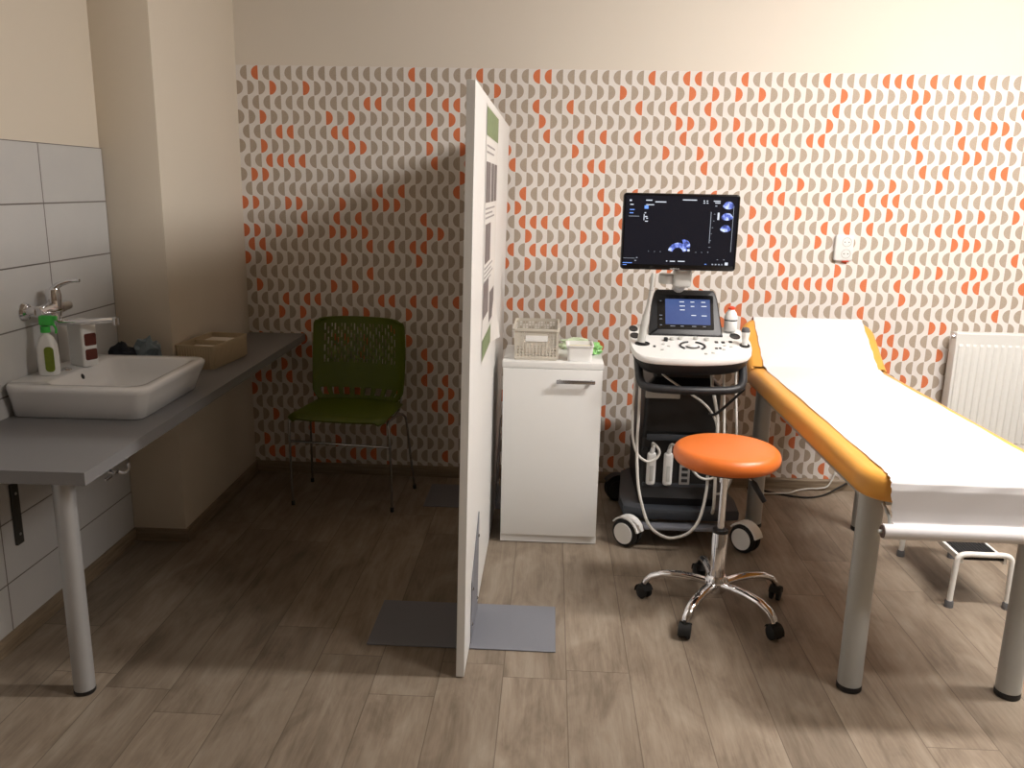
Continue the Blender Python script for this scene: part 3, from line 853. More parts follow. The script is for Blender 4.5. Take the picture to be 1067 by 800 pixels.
# marks on the screen; px coords of an enlarged view: x 70..965, y 95..665
def sp(a, b): return ((a-503)/895*mw, -(b-380)/570*mh)
def marks(lst, m, nm, zz=0.0016):
    bm = B()
    for a, b, w_, h_ in lst:
        x, y = sp(a, b); box(bm, (x, y, zz), (w_/895*mw, h_/570*mh*0.8, 0.0006))
    xform(bm, Mm); return objs(nm, bm, m, mn)
marks([(112, 150, 16, 14), (122, 180, 26, 8), (253, 147, 48, 9), (342, 158, 84, 9), (262, 180, 60, 7), (564, 140, 108, 9), (674, 145, 10, 10), (698, 145, 12, 8), (676, 160, 14, 8), (700, 160, 12, 8), (772, 145, 52, 8), (778, 158, 40, 8), (790, 255, 14, 66), (578, 512, 16, 20), (414, 596, 10, 8), (458, 597, 40, 8), (527, 596, 54, 8), (877, 608, 24, 26), (228, 240, 12, 8), (236, 268, 18, 9), (244, 280, 12, 8), (220, 272, 5, 56), (240, 302, 22, 8)], M['tv_white'], 'white_screen_mark')
marks([(235, 198, 30, 30), (126, 218, 36, 8), (122, 242, 28, 8), (108, 615, 74, 6), (88, 630, 30, 5), (716, 614, 16, 6)], M['tv_blue'], 'blue_screen_mark')
marks([(142, 266, 80, 4), (768, 180, 14, 10), (733, 340, 4, 290), (760, 240, 10, 4), (756, 290, 10, 4), (750, 340, 10, 4), (745, 386, 10, 4), (740, 436, 10, 4), (737, 486, 16, 4), (120, 580, 90, 3), (180, 575, 12, 8), (170, 597, 14, 8), (770, 614, 12, 12), (795, 614, 12, 12), (820, 614, 12, 12), (843, 614, 8, 12), (806, 578, 10, 5), (856, 578, 10, 5), (903, 350, 3, 420), (268, 526, 6, 5), (315, 526, 6, 5), (360, 526, 6, 5), (635, 526, 6, 5), (680, 526, 6, 5), (728, 524, 8, 6)], M['tv_grey'], 'grey_screen_mark')
# scan sector and thumbnails
def fan(cx, cy, r0, r1, a0, a1, n=16):
    bm = B(); vs = []
    for k in range(n+1):
        a = radians(a0+(a1-a0)*k/n)
        row_ = []
        for r in (r0, r1):
            x, y = sp(cx+r*cos(a), cy-r*sin(a)); row_.append(bm.verts.new((x, y, 0.0017)))
        vs.append(row_)
    for p, q in zip(vs, vs[1:]): bm.faces.new((p[0], p[1], q[1], q[0]))
    bmesh.ops.solidify(bm, geom=bm.faces[:], thickness=0.0004)
    xform(bm, Mm); return bm
obj('scan_image', fan(495, 535, 42, 78, 15, 165), M['scan'], mn, label='blue arc of the scan image')
obj('scan_image', fan(540, 480, 2, 48, -20, 110), M['scan'], mn, label='blue bright spot of the scan image')
for cx, cy, rx, ry in ((863, 175, 42, 28), (857, 258, 44, 27), (850, 345, 38, 26)):
    bm = B(); N = 20
    loft(bm, [[(*sp(cx+rx*cos(2*pi*k/N)*(1+0.12*sin(3*2*pi*k/N)), cy+ry*sin(2*pi*k/N)), z) for k in range(N)] for z in (0.0012, 0.0018)])
    xform(bm, Mm); obj('thumbnail', bm, M['scan'], mn, label='small blue scan thumbnail')
x_, y_ = sp(480, 655)
text_mesh('maker_lettering', 'SAMSUNG', 0.0085, M['light_plastic'], mn, Mm @ Matrix.Translation((x_, y_, 0.0006)))
# front handle
bm = B()
tube(bm, [U(0.375, 3.50, 0.845), U(0.372, 3.42, 0.80), U(0.378, 3.36, 0.745), U(0.41, 3.325, 0.728), U(0.50, 3.31, 0.725), U(0.58, 3.305, 0.725), U(0.66, 3.31, 0.725), U(0.75, 3.325, 0.730), U(0.785, 3.36, 0.748), U(0.795, 3.42, 0.80), U(0.795, 3.50, 0.85)], 0.017, 14, smooth=4)
obj('handle', bm, M['dark_plastic'], us, sharp=60, label='dark grey front handle bar')
# cables of the machine
def cable(pts_, r, name, m, parent, label=None):
    bm = B(); tube(bm, pts_, r, 8, smooth=6); return obj(name, bm, m, parent, sharp=80, label=label)
def uc(lst, y=3.42): return [U(x, yy if yy else y, z) for x, yy, z in [(p[0], (p[2] if len(p) > 2 else None), p[1]) for p in lst]]
cable(uc([(0.372, 0.86, 3.45), (0.380, 0.76), (0.384, 0.607), (0.384, 0.45), (0.395, 0.291, 3.40), (0.424, 0.173, 3.37), (0.458, 0.109, 3.36), (0.522, 0.067, 3.37), (0.573, 0.071, 3.37), (0.622, 0.098, 3.37), (0.66, 0.149, 3.39), (0.684, 0.237, 3.42), (0.693, 0.323, 3.45), (0.69, 0.42, 3.49)]), 0.0065, 'probe_cable', M['white_cable'], us, 'white looping probe cable')
cable(uc([(0.358, 0.86, 3.52), (0.361, 0.759), (0.359, 0.637), (0.363, 0.502), (0.386, 0.419), (0.428, 0.386), (0.462, 0.395), (0.479, 0.422), (0.471, 0.448), (0.455, 0.455, 3.46), (0.459, 0.43, 3.495)]), 0.0055, 'probe_cable', M['white_cable'], us, 'white probe cable curled to the left plug')
cable(uc([(0.46, 0.83, 3.50), (0.471, 0.763, 3.47), (0.563, 0.70, 3.44), (0.635, 0.656), (0.677, 0.616), (0.705, 0.565), (0.715, 0.503), (0.72, 0.36)]), 0.005, 'probe_cable', M['white_cable'], us, 'white probe cable slanting across the body')
cable(uc([(0.53, 0.425, 3.495), (0.535, 0.455, 3.45), (0.56, 0.44, 3.42), (0.61, 0.37), (0.655, 0.322), (0.705, 0.320), (0.74, 0.36), (0.742, 0.5), (0.735, 0.7, 3.46), (0.735, 0.84, 3.52)]), 0.0055, 'probe_cable', M['white_cable'], us, 'white probe cable of the second plug')
cable(uc([(0.68, 0.84, 3.50), (0.684, 0.718, 3.45), (0.709, 0.586), (0.715, 0.43), (0.722, 0.206), (0.722, 0.14, 3.46)]), 0.007, 'probe_cable', M['white_cable'], us, 'white cable hanging down the right side')
cable(uc([(0.785, 0.84, 3.50), (0.783, 0.711, 3.46), (0.789, 0.568), (0.80, 0.40), (0.78, 0.26, 3.46), (0.74, 0.22, 3.50)]), 0.005, 'probe_cable', M['white_cable'], us, 'thin white cable at the right edge')
cable(uc([(0.795, 0.725, 3.36), (0.753, 0.655, 3.41), (0.70, 0.605, 3.41), (0.67, 0.60, 3.415)]), 0.006, 'cable_strap', M['black_cable'], us, 'black strap tied to the handle')
# probes standing in the holders
pb = thing('ultrasound_probe', 'long pale wand probe standing in the left holder of the console', 'probe', (0.385, 3.442, 0.889))
bm = B(); tube(bm, [(-0.006, 0, 0.003), (-0.002, 0, 0.03), (0.006, 0, 0.09), (0.016, 0, 0.15), (0.023, -0.004, 0.21), (0.027, -0.006, 0.275), (0.028, -0.006, 0.284)], [0.017, 0.017, 0.0145, 0.0095, 0.0085, 0.0085, 0.006], 16, smooth=4)
obj('wand', bm, M['light_plastic'], pb, sharp=60)
bm = B(); lathe(bm, [(0, 0), (0.0092, 0), (0.0092, 0.004), (0, 0.004)], (0.0235, -0.004, 0.215), 16); obj('ring', bm, M['alu'], pb)
pb = thing('ultrasound_probe', 'short white probe with grey tip in the right holder of the console', 'probe', (0.803, 3.45, 0.888))
bm = B(); lathe(bm, [(0, 0.001), (0.012, 0.001), (0.013, 0.02), (0.016, 0.045), (0.018, 0.055), (0, 0.055)], (0, 0, 0), 20); obj('grip', bm, M['white_plastic'], pb)
bm = B(); lathe(bm, [(0, 0.055), (0.0175, 0.055), (0.0175, 0.062), (0.013, 0.072), (0, 0.076)], (0, 0, 0), 20); obj('tip', bm, M['grey_rubber'], pb, label='grey probe tip')
gb = thing('gel_bottle', 'white gel bottle with red cap standing at the right rear of the console', 'bottle', (0.771, 3.60, 0.922))
bm = B(); lathe(bm, [(0, 0.0), (0.024, 0.0), (0.027, 0.004), (0.027, 0.06), (0.022, 0.078), (0.014, 0.088), (0.012, 0.094), (0, 0.094)], (0, 0, 0), 24); obj('bottle', bm, M['white_plastic'], gb)
bm = B(); lathe(bm, [(0, 0.093), (0.015, 0.093), (0.015, 0.101), (0.008, 0.105), (0, 0.106)], (0, 0, 0), 20); obj('cap', bm, M['red_cap'], gb, label='red cap')
bm = B(); lathe(bm, [(0.0272, 0.045), (0.0276, 0.045), (0.0276, 0.050), (0.0272, 0.050)], (0, 0, 0), 24); obj('label_band', bm, M['black_plastic'], gb)

# ------------------------------------------------------------------ stool
st = thing('stool', 'round orange swivel stool with chrome five-star base', 'stool', (0.640, 2.885, 0))
bm = B()
R_ = 0.187
prof_ = [(0, 0.563), (R_-0.035, 0.563)]
for k in range(0, 11):
    a = radians(-80+k*16.5)
    prof_.append((R_-0.030+0.030*cos(a), 0.595+0.032*sin(a)*(1.0)))
prof_ += [(R_-0.055, 0.6285), (R_-0.10, 0.631), (0, 0.633)]
lathe(bm, prof_, (0, 0, 0), 64); obj('seat', bm, M['orange_leather'], st, sharp=70)
bm = B(); lathe(bm, [(R_-0.036, 0.557), (R_-0.030, 0.560), (R_-0.030, 0.565), (R_-0.036, 0.567), (0.0, 0.567), (0, 0.557)], (0, 0, 0), 48); box(bm, (0, 0, 0.550), (0.13, 0.13, 0.012), bev=0.002)
obj('seat_plate', bm, M['black_plastic'], st)
bm = B(); cyl(bm, (0, 0, 0.24), (0, 0, 0.548), 0.0125, seg=20); lathe(bm, [(0, 0.493), (0.018, 0.493), (0.018, 0.543), (0, 0.543)], (0, 0, 0), 20)
obj('gas_piston', bm, M['chrome'], st)
bm = B(); lathe(bm, [(0, 0.075), (0.027, 0.075), (0.027, 0.30), (0.025, 0.304), (0, 0.304)], (0, 0, 0), 28); obj('column', bm, M['chrome'], st)
bm = B(); lathe(bm, [(0, 0.302), (0.028, 0.302), (0.028, 0.314), (0.014, 0.318), (0, 0.318)], (0, 0, 0), 28); obj('collar', bm, M['black_plastic'], st)
bm = B(); tube(bm, [(0.02, -0.005, 0.538), (0.065, -0.02, 0.530), (0.095, -0.03, 0.505)], 0.005, 8, smooth=4)
lv = obj('lever', bm, M['chrome_dull'], st)
bm = B(); tube(bm, [(0.088, -0.028, 0.512), (0.097, -0.031, 0.500), (0.135, -0.044, 0.440)], [0.006, 0.011, 0.009], 10); obj('lever_grip', bm, M['black_plastic'], lv)
bm = B(); lathe(bm, [(0, 0.070), (0.030, 0.070), (0.040, 0.085), (0.042, 0.12), (0.032, 0.135), (0, 0.137)], (0, 0, 0), 32); obj('hub', bm, M['chrome'], st)
tips = [(0.388, 2.914), (0.500, 2.641), (0.790, 2.660), (0.868, 2.952), (0.655, 3.130)]
a0 = math.atan2(2.914-2.885, 0.388-0.640)
for k in range(5):
    a = radians(165+k*72)
    dx, dy = cos(a), sin(a); RR = 0.262
    bm = B()
    # leg: oval bar rising from hub then curving down to the caster
    path = [(0.030, 0.105), (0.08, 0.112), (0.14, 0.114), (0.195, 0.108), (0.235, 0.092), (0.255, 0.072), (0.260, 0.060)]
    rings = []
    for i, (r, z) in enumerate(path):
        r2, z2 = path[min(i+1, len(path)-1)]; r1, z1 = path[max(i-1, 0)]
        tv = Vector((r2-r1, z2-z1)).normalized(); nv = Vector((-tv.y, tv.x))
        hw_ = 0.0215-0.006*i/6; hh_ = 0.013-0.002*i/6
        rg = []
        for q in range(14):
            b_ = 2*pi*q/14; lx, ln = hw_*cos(b_), hh_*sin(b_)
            rr_, zz_ = r+nv.x*ln, z+nv.y*ln
            rg.append((rr_*dx-lx*dy, rr_*dy+lx*dx, zz_))
        rings.append(rg)
    loft(bm, rings); lg = obj('leg', bm, M['chrome'], st, sharp=60)
    # caster
    ca = a+radians((k*57) % 90-40)
    Mc = Matrix.Translation((RR*dx, RR*dy, 0)) @ Matrix.Rotation(ca, 4, 'Z')
    bm = B()
    for s in (-1, 1):
        lathe(bm, [(0, -0.008), (0.020, -0.008), (0.0255, -0.005), (0.0255, 0.005), (0.021, 0.008), (0, 0.008)], (0.0, s*0.0125, 0.0258), 24, axis=(0, 1, 0))
    cyl(bm, (0.008, 0, 0.04), (0.0, 0, 0.066), 0.0085, seg=14)
    rr = []
    for q in range(7):
        b_ = radians(-10+q*28); rr.append([(0.0285*cos(b_), -0.021, 0.026+0.0285*sin(b_)), (0.0285*cos(b_), 0.021, 0.026+0.0285*sin(b_)), (0.0305*cos(b_), 0.021, 0.026+0.0305*sin(b_)), (0.0305*cos(b_), -0.021, 0.026+0.0305*sin(b_))])
    loft(bm, rr)
    xform(bm, Mc); cs_ = obj('caster', bm, M['rubber'], lg, label='black twin caster')

# ------------------------------------------------------------------ step stool under the couch
ss = thing('step_stool', 'low white tubular step stool with black ribbed tread under the couch foot', 'step stool', (1.64, 3.20, 0))
bm_r = 0.0105
for y, hz_ in ((-0.225, 0.212), (0.225, 0.212)):
    bm = B()
    x0, x1 = -0.112, 0.100
    sy = -1 if y < 0 else 1
    P = [(x0, y, 0.012), (x0+0.004, y, 0.14), (x0+0.006, y, hz_-0.035), (x0+0.012, y, hz_-0.012), (x0+0.036, y, hz_), (0, y, hz_), (x1-0.036, y, hz_), (x1-0.012, y, hz_-0.012), (x1-0.006, y, hz_-0.035), (x1-0.004, y, 0.14), (x1, y, 0.012)]
    tube(bm, P, bm_r, 12, smooth=4)
    lgf = obj('leg_frame', bm, M['white_metal'], ss, sharp=60)
    for x in (x0, x1):
        bm = B(); lathe(bm, [(0, 0), (0.0165, 0), (0.0155, 0.022), (0.0135, 0.026), (0, 0.026)], (x, y, 0), 20); obj('foot_cap', bm, M['grey_rubber'], lgf, label='grey rubber foot cap')
bm = B()
for x in (-0.085, 0.073): box(bm, (x, 0, 0.184), (0.012, 0.44, 0.022), bev=0.002)
objs('side_rail', bm, M['white_metal'], ss)
bm = B(); box(bm, (-0.006, 0, 0.192), (0.146, 0.44, 0.010), bev=0.002)
for k in range(11): box(bm, (-0.066+k*0.012, 0, 0.1978), (0.006, 0.43, 0.002))
obj('tread', bm, M['tread'], ss, label='black ribbed tread')

# ------------------------------------------------------------------ radiator
ra = thing('radiator', 'white ribbed panel radiator on the patterned back wall', 'radiator', (2.372, 4.165, 0.26))
rw_, rh_ = 0.80, 0.598
bm = B()
n = 24; pitch = rw_/n; rings = []
pts_ = []
for k in range(n):
    x = -rw_/2+pitch*k
    pts_ += [(x+0.000, 0.0), (x+pitch*0.30, 0.0), (x+pitch*0.42, -0.006), (x+pitch*0.88, -0.006)]
pts_.append((rw_/2, 0.0))
zs = [(0.0, 0), (0.045, 0), (0.055, 1), (rh_-0.065, 1), (rh_-0.055, 0), (rh_-0.006, 0), (rh_, -1)]
rows_ = []
for z, m_ in zs:
    rows_.append([bm.verts.new((x, (y if m_ == 1 else 0)-0.04+(0.006 if m_ == -1 else 0), z)) for x, y in pts_])
for a, b_ in zip(rows_, rows_[1:]):
    for k in range(len(a)-1): bm.faces.new((a[k], a[k+1], b_[k+1], b_[k]))
bmesh.ops.solidify(bm, geom=bm.faces[:], thickness=0.002)
obj('front_panel', bm, M['radiator'], ra, sharp=25)
bm = B(); box(bm, (0, -0.008, rh_/2), (rw_-0.02, 0.012, rh_-0.03), bev=0.002)
box(bm, (0, 0.02, rh_/2), (rw_-0.02, 0.003, rh_-0.06)); objs('rear_panel', bm, M['radiator'], ra)
bm = B()
for sx in (-1, 1): box(bm, (sx*(rw_/2+0.0005), -0.008, rh_/2), (0.003, 0.064, rh_-0.004), bev=0.001)
objs('side_cover', bm, M['radiator'], ra)
bm = B()
for k in range(4): box(bm, (0, -0.032+k*0.016, rh_-0.004), (rw_-0.004, 0.004, 0.004))
for k in range(30): box(bm, (-rw_/2+0.02+k*0.0262, -0.008, rh_-0.004), (0.004, 0.06, 0.003))
obj('top_grille', bm, M['radiator'], ra)
bm = B()
for sx in (-0.25, 0.25): box(bm, (sx, 0.043, rh_-0.12), (0.04, 0.044, 0.12), bev=0.003); box(bm, (sx, 0.043, 0.12), (0.04, 0.044, 0.12), bev=0.003)
objs('wall_bracket', bm, M['radiator'], ra)
bm = B(); lathe(bm, [(0, 0.022), (0.009, 0.022), (0.012, 0.018), (0.012, 0), (0, 0)], (-rw_/2, -0.018, rh_-0.022), 16, axis=(-1, 0, 0)); obj('bleed_plug', bm, M['chrome'], ra, label='chrome bleed plug')

# ------------------------------------------------------------------ wall socket
so = thing('wall_socket', 'white double wall socket on the patterned wallpaper', 'wall socket', (1.418, 4.2295, 1.245))
bm = B(); xz = rrect(-0.044, 0.044, -0.062, 0.062, 0.010)
slab(bm, xz, 0, 0.022, 0.006, 3); xform(bm, Matrix.Rotation(pi/2, 4, 'X')); fp = obj('housing', bm, M['white_plastic'], so)
for dz_ in (-0.028, 0.028):
    bm = B()
    lathe(bm, [(0.0225, -0.003), (0.0225, 0.0012), (0.0205, 0.0012), (0.019, -0.001), (0, -0.001), (0, -0.003)], (0.010, -0.022, dz_), 28, axis=(0, -1, 0))
    rg = obj('socket_cup', bm, M['light_plastic'], so, label='round socket insert')
    bm = B()
    for s in (-1, 1): cyl(bm, (0.010+s*0.0095, -0.0205, dz_), (0.010+s*0.0095, -0.0236, dz_), 0.0025, seg=10)
    objs('pin_hole', bm, M['black_plastic'], rg)
bm = B(); box(bm, (0.012, -0.012, -0.064), (0.03, 0.016, 0.004), bev=0.001); obj('lower_clip', bm, M['red_cap'], so, label='small reddish clip')

# ------------------------------------------------------------------ cables on the floor by the wall
bm = B(); tube(bm, [(1.05, 4.20, 0.005), (1.13, 4.165, 0.005), (1.20, 4.125, 0.005), (1.27, 4.095, 0.005), (1.34, 4.09, 0.005), (1.42, 4.13, 0.005), (1.50, 4.17, 0.03), (1.58, 4.20, 0.07), (1.66, 4.205, 0.15)], 0.0052, 8, smooth=8)
c1 = obj('power_cable', bm, M['black_cable']); c1['label'] = 'black cable curving along the floor by the back wall'; c1['category'] = 'cable'
bm = B(); tube(bm, [(1.04, 4.15, 0.006), (1.12, 4.13, 0.005), (1.20, 4.12, 0.012), (1.25, 4.135, 0.010), (1.30, 4.18, 0.008), (1.36, 4.200, 0.012), (1.42, 4.203, 0.016), (1.46, 4.203, 0.028), (1.485, 4.205, 0.075), (1.50, 4.206, 0.11), (1.56, 4.206, 0.09), (1.64, 4.206, 0.05), (1.7, 4.2, 0.03)], 0.0042, 8, smooth=8)
c2 = obj('power_cable', bm, M['white_cable']); c2['label'] = 'white cable bent up over the baseboard behind the couch'; c2['category'] = 'cable'

# ------------------------------------------------------------------ counter (in the left wall's frame)
def lwp(u_, v_, z=0.0):
    p = LW @ Vector((u_, v_, z)); return (p.x, p.y, p.z)
ct = thing('counter', 'long grey laminate counter fixed along the left wall', 'counter', lwp(0, 0), LA)
VB = 1.86
pol = [(0.002, -0.312), (0.512, -0.318), (0.514, VB), (PIER_U+0.003, VB), (PIER_U+0.003, PIER_V0-0.003), (0.002, PIER_V0-0.003)]
bm = B(); slab(bm, pol, 0.714, 0.75); 
obj('worktop', bm, M['counter'], ct)
bm = B()
LU, LV = 0.360, -0.16
cyl(bm, (LU, LV, 0.012), (LU, LV, 0.705), 0.030, seg=26); lg = obj('leg', bm, M['alu'], ct)
bm = B(); lathe(bm, [(0, 0), (0.028, 0), (0.031, 0.004), (0.031, 0.014), (0, 0.016)], (LU, LV, 0), 26); obj('foot_cap', bm, M['black_plastic'], lg)
bm = B(); lathe(bm, [(0, 0.7), (0.05, 0.702), (0.052, 0.706), (0.052, 0.714), (0, 0.714)], (LU, LV, 0), 26); obj('mounting_flange', bm, M['alu'], lg)
bm = B()
cyl(bm, (0.505, -0.175, 0.705), (0.522, -0.175, 0.700), 0.006, seg=12); tube(bm, [(0.520, -0.16, 0.700), (0.530, -0.145, 0.690), (0.532, -0.125, 0.694), (0.527, -0.11, 0.706)], 0.005, 8, smooth=3)
box(bm, (0.516, -0.205, 0.697), (0.006, 0.035, 0.008), bev=0.002)
obj('hook', bm, M['chrome_dull'], ct, label='small metal hook under the front edge')
# second leg far back, in the dark corner
bm = B(); cyl(bm, (0.44, 1.72, 0.0), (0.44, 1.72, 0.713), 0.002, seg=6); bm.free()

sr = thing('wall_bracket', 'short dark grey metal strip on the tiles under the counter', 'bracket', lwp(0.0, 0.16, 0.0), LA)
bm = B(); box(bm, (0.006, 0, 0.43), (0.010, 0.036, 0.21), bev=0.002); obj('strip', bm, M['dark_strip'], sr)
bm = B()
for z in (0.36, 0.50): lathe(bm, [(0, 0.003), (0.004, 0.002), (0.005, 0), (0, 0)], (0.011, 0, z), 10, axis=(1, 0, 0))
objs('screw_head', bm, M['alu'], sr)

# ------------------------------------------------------------------ washbasin
wb = thing('washbasin', 'white ceramic countertop washbasin on the grey counter', 'washbasin', lwp(0, 0, 0.7505), LA)
U0, U1, V0, V1 = 0.006, 0.470, 0.148, 0.682
def br(i, z, r=0.05, du0=None, dv0=None):
    # i = inset on all sides (negative = outwards)
    return [(x, y, z) for x, y in rrect(U0+(i if du0 is None else du0), U1-i, V0+(i if dv0 is None else dv0), V1-i, r, 6)]
bm = B()
rings = [br(0.040, 0, 0.035, du0=0.002), br(0.034, 0.004, 0.038, du0=0.001), br(0.018, 0.055, 0.042, du0=0.0), br(0.004, 0.088, 0.046, du0=0.0), br(0.0, 0.100, 0.048, du0=0.0), br(0.003, 0.108, 0.046, du0=0.001), br(0.010, 0.112, 0.042, du0=0.004)]
# inner bowl: wide ledge on the wall side for the tap
inn = lambda i, z, r, l: [(x, y, z) for x, y in rrect(U0+l, U1-i, V0+i+0.004, V1-i-0.004, r, 6)]
rings += [inn(0.034, 0.111, 0.05, 0.108), inn(0.042, 0.105, 0.05, 0.116), inn(0.060, 0.06, 0.055, 0.135), inn(0.085, 0.028, 0.06, 0.16), inn(0.14, 0.018, 0.05, 0.21)]
loft(bm, rings); obj('bowl', bm, M['ceramic'], wb, sharp=50)
bm = B(); lathe(bm, [(0, 0.004), (0.018, 0.003), (0.026, 0), (0.026, -0.002), (0, -0.002)], ((0.2+U1)/2-0.03, 0.415, 0.0195), 24); obj('drain', bm, M['chrome'], wb, label='chrome drain')
bm = B(); lathe(bm, [(0, 0.002), (0.008, 0.0015), (0.010, 0), (0, 0)], (U0+0.1245, 0.415, 0.086), 20, axis=(1, 0, 0.35)); obj('overflow_hole', bm, M['black_plastic'], wb, label='dark overflow hole')
bm = B(); lathe(bm, [(0, 0.007), (0.012, 0.006), (0.018, 0.003), (0.020, 0), (0, 0)], (0.082, 0.400, 0.112), 24); obj('tap_hole_cover', bm, M['chrome'], wb, label='chrome tap hole cover')

# ------------------------------------------------------------------ wall tap
fa_ = thing('wall_tap', 'chrome lever mixer tap on the tiles above the washbasin', 'tap', lwp(0, 0.405, 1.07), LA)
bm = B()
for y in (-0.075, 0.095):
    lathe(bm, [(0, 0), (0.030, 0), (0.031, 0.004), (0.026, 0.014), (0.016, 0.018), (0.016, 0.045), (0, 0.045)], (0, y, 0), 28, axis=(1, 0, 0))
objs('wall_flange', bm, M['chrome'], fa_)
bm = B(); tube(bm, [(0.05, -0.085, 0), (0.05, -0.06, 0), (0.055, 0.01, 0.0), (0.05, 0.08, 0), (0.05, 0.105, 0)], [0.017, 0.020, 0.024, 0.020, 0.017], 20, smooth=4)
cyl(bm, (0.055, 0.01, -0.035), (0.057, 0.01, 0.03), 0.020, 0.024); obj('mixer_body', bm, M['chrome'], fa_)
bm = B(); lathe(bm, [(0, 0.028), (0.025, 0.028), (0.026, 0.045), (0.022, 0.066), (0.010, 0.074), (0, 0.075)], (0.056, 0.01, 0), 24)
tube(bm, [(0.056, 0.01, 0.062), (0.075, 0.015, 0.080), (0.11, 0.025, 0.092), (0.14, 0.03, 0.095)], [0.014, 0.010, 0.007, 0.006], 12, smooth=3)
obj('lever', bm, M['chrome'], fa_)
bm = B(); tube(bm, [(0.057, 0.01, -0.03), (0.062, 0.011, -0.042), (0.085, 0.015, -0.047), (0.16, 0.03, -0.045), (0.235, 0.045, -0.040), (0.25, 0.047, -0.041)], [0.012, 0.012, 0.010, 0.0095, 0.0095, 0.0095], 14, smooth=4)
cyl(bm, (0.245, 0.046, -0.032), (0.245, 0.046, -0.056), 0.0125, seg=18); obj('spout', bm, M['chrome'], fa_)

# ------------------------------------------------------------------ bottles on the basin
sb = thing('spray_bottle', 'white bottle with bright green trigger cap on the washbasin rim', 'bottle', lwp(0.074, 0.318, 0.8626), LA+0.12)
bm = B()
rg = lambda hx, hy, z, r=0.012: [(x, y, z) for x, y in rrect(-hx, hx, -hy, hy, r, 5)]
loft(bm, [rg(0.026, 0.019, 0), rg(0.030, 0.021, 0.004), rg(0.031, 0.022, 0.06), rg(0.029, 0.021, 0.10), rg(0.020, 0.017, 0.125), rg(0.011, 0.011, 0.138, 0.0105), rg(0.0105, 0.0105, 0.148, 0.010)])
obj('bottle', bm, M['white_plastic'], sb)
bm = B(); loft(bm, [[(x+0.013, -0.0222, z) for x, z in rrect(-0.015, 0.015, 0.014, 0.098, 0.012, 4)], [(x+0.013, -0.0236, z) for x, z in rrect(-0.015, 0.015, 0.014, 0.098, 0.012, 4)]])
obj('label_patch', bm, M['green_label'], sb, label='olive green label')
bm = B(); lathe(bm, [(0, 0.143), (0.015, 0.143), (0.015, 0.163), (0, 0.163)], (0, 0, 0), 18)
box(bm, (0.006, 0, 0.182), (0.046, 0.020, 0.034), bev=0.006, seg=2); box(bm, (0.030, 0, 0.190), (0.02, 0.014, 0.014), bev=0.003); tube(bm, [(0.026, 0, 0.17), (0.034, 0, 0.155), (0.032, 0, 0.14)], 0.004, 8)
obj('trigger_cap', bm, M['green_cap'], sb, label='bright green trigger cap')
sp_ = thing('soap_bottle', 'square white soap bottle with brown picture label on the washbasin rim', 'bottle', lwp(0.10, 0.490, 0.8626), LA-0.5)
bm = B(); loft(bm, [rg(0.040, 0.027, 0, 0.008), rg(0.042, 0.029, 0.003, 0.008), rg(0.042, 0.029, 0.145, 0.008), rg(0.037, 0.025, 0.158, 0.008), rg(0.034, 0.022, 0.160, 0.008)])
obj('bottle', bm, M['white_plastic'], sp_)
for z0, z1 in ((0.022, 0.060), (0.072, 0.115)):
    bm = B(); loft(bm, [[(0.0422, x+0.002, z) for x, z in rrect(-0.022, 0.022, z0, z1, 0.006, 3)], [(0.0432, x+0.002, z) for x, z in rrect(-0.022, 0.022, z0, z1, 0.006, 3)]])
    obj('label_patch', bm, M['soap_label'], sp_, label='brown picture label')

# crumpled things behind the basin
p = lwp(0.10, 0.765, 0.7505)
crumple('folded_cloth', p, (0.060, 0.036, 0.075), M['cloth_dark'], 'dark navy cloth lying behind the washbasin', 'cloth', 5, amp=0.3)
p = lwp(0.165, 0.835, 0.7505)
crumple('crumpled_wrapper', p, (0.055, 0.042, 0.080), M['bag_blue'], 'blue-grey crumpled wrapper between washbasin and pier', 'wrapper', 11, amp=0.4)

# ------------------------------------------------------------------ towel box on the counter
tb = thing('towel_box', 'beige open box with white paper towels on the counter behind the washbasin', 'box', lwp(0.318, 1.115, 0.7505), LA-0.10)
bx0, bx1, by0, by1, hh = -0.085, 0.085, -0.165, 0.165, 0.098
bm = B()
o1 = rrect(bx0, bx1, by0, by1, 0.012, 3); o2 = rrect(bx0+0.006, bx1-0.006, by0+0.006, by1-0.006, 0.008, 3)
o0 = rrect(bx0+0.008, bx1-0.008, by0+0.008, by1-0.008, 0.012, 3); o3 = rrect(bx0+0.014, bx1-0.014, by0+0.014, by1-0.014, 0.008, 3)
loft(bm, [[(x, y, 0) for x, y in o0], [(x, y, hh) for x, y in o1], [(x, y, hh) for x, y in o2], [(x, y, 0.004) for x, y in o3]])
obj('box_walls', bm, M['basket_beige'], tb)
bm = B()
for k in range(28):
    y = by0+0.02+k*(by1-by0-0.04)/27
    box(bm, (bx1-0.001, y, 0.05), (0.004, 0.006, 0.084), bev=0.001, seg=1); box(bm, (bx0+0.001, y, 0.05), (0.004, 0.006, 0.084), bev=0.001, seg=1)
for k in range(13):
    x = bx0+0.018+k*(bx1-bx0-0.036)/12; box(bm, (x, by0+0.002, 0.05), (0.006, 0.004, 0.084), bev=0.001, seg=1)
obj('weave_ribs', bm, M['basket_beige'], tb)
bm = B(); box(bm, (0, -0.01, 0.052), (0.145, 0.006, 0.085)); obj('partition', bm, M['basket_beige'], tb)
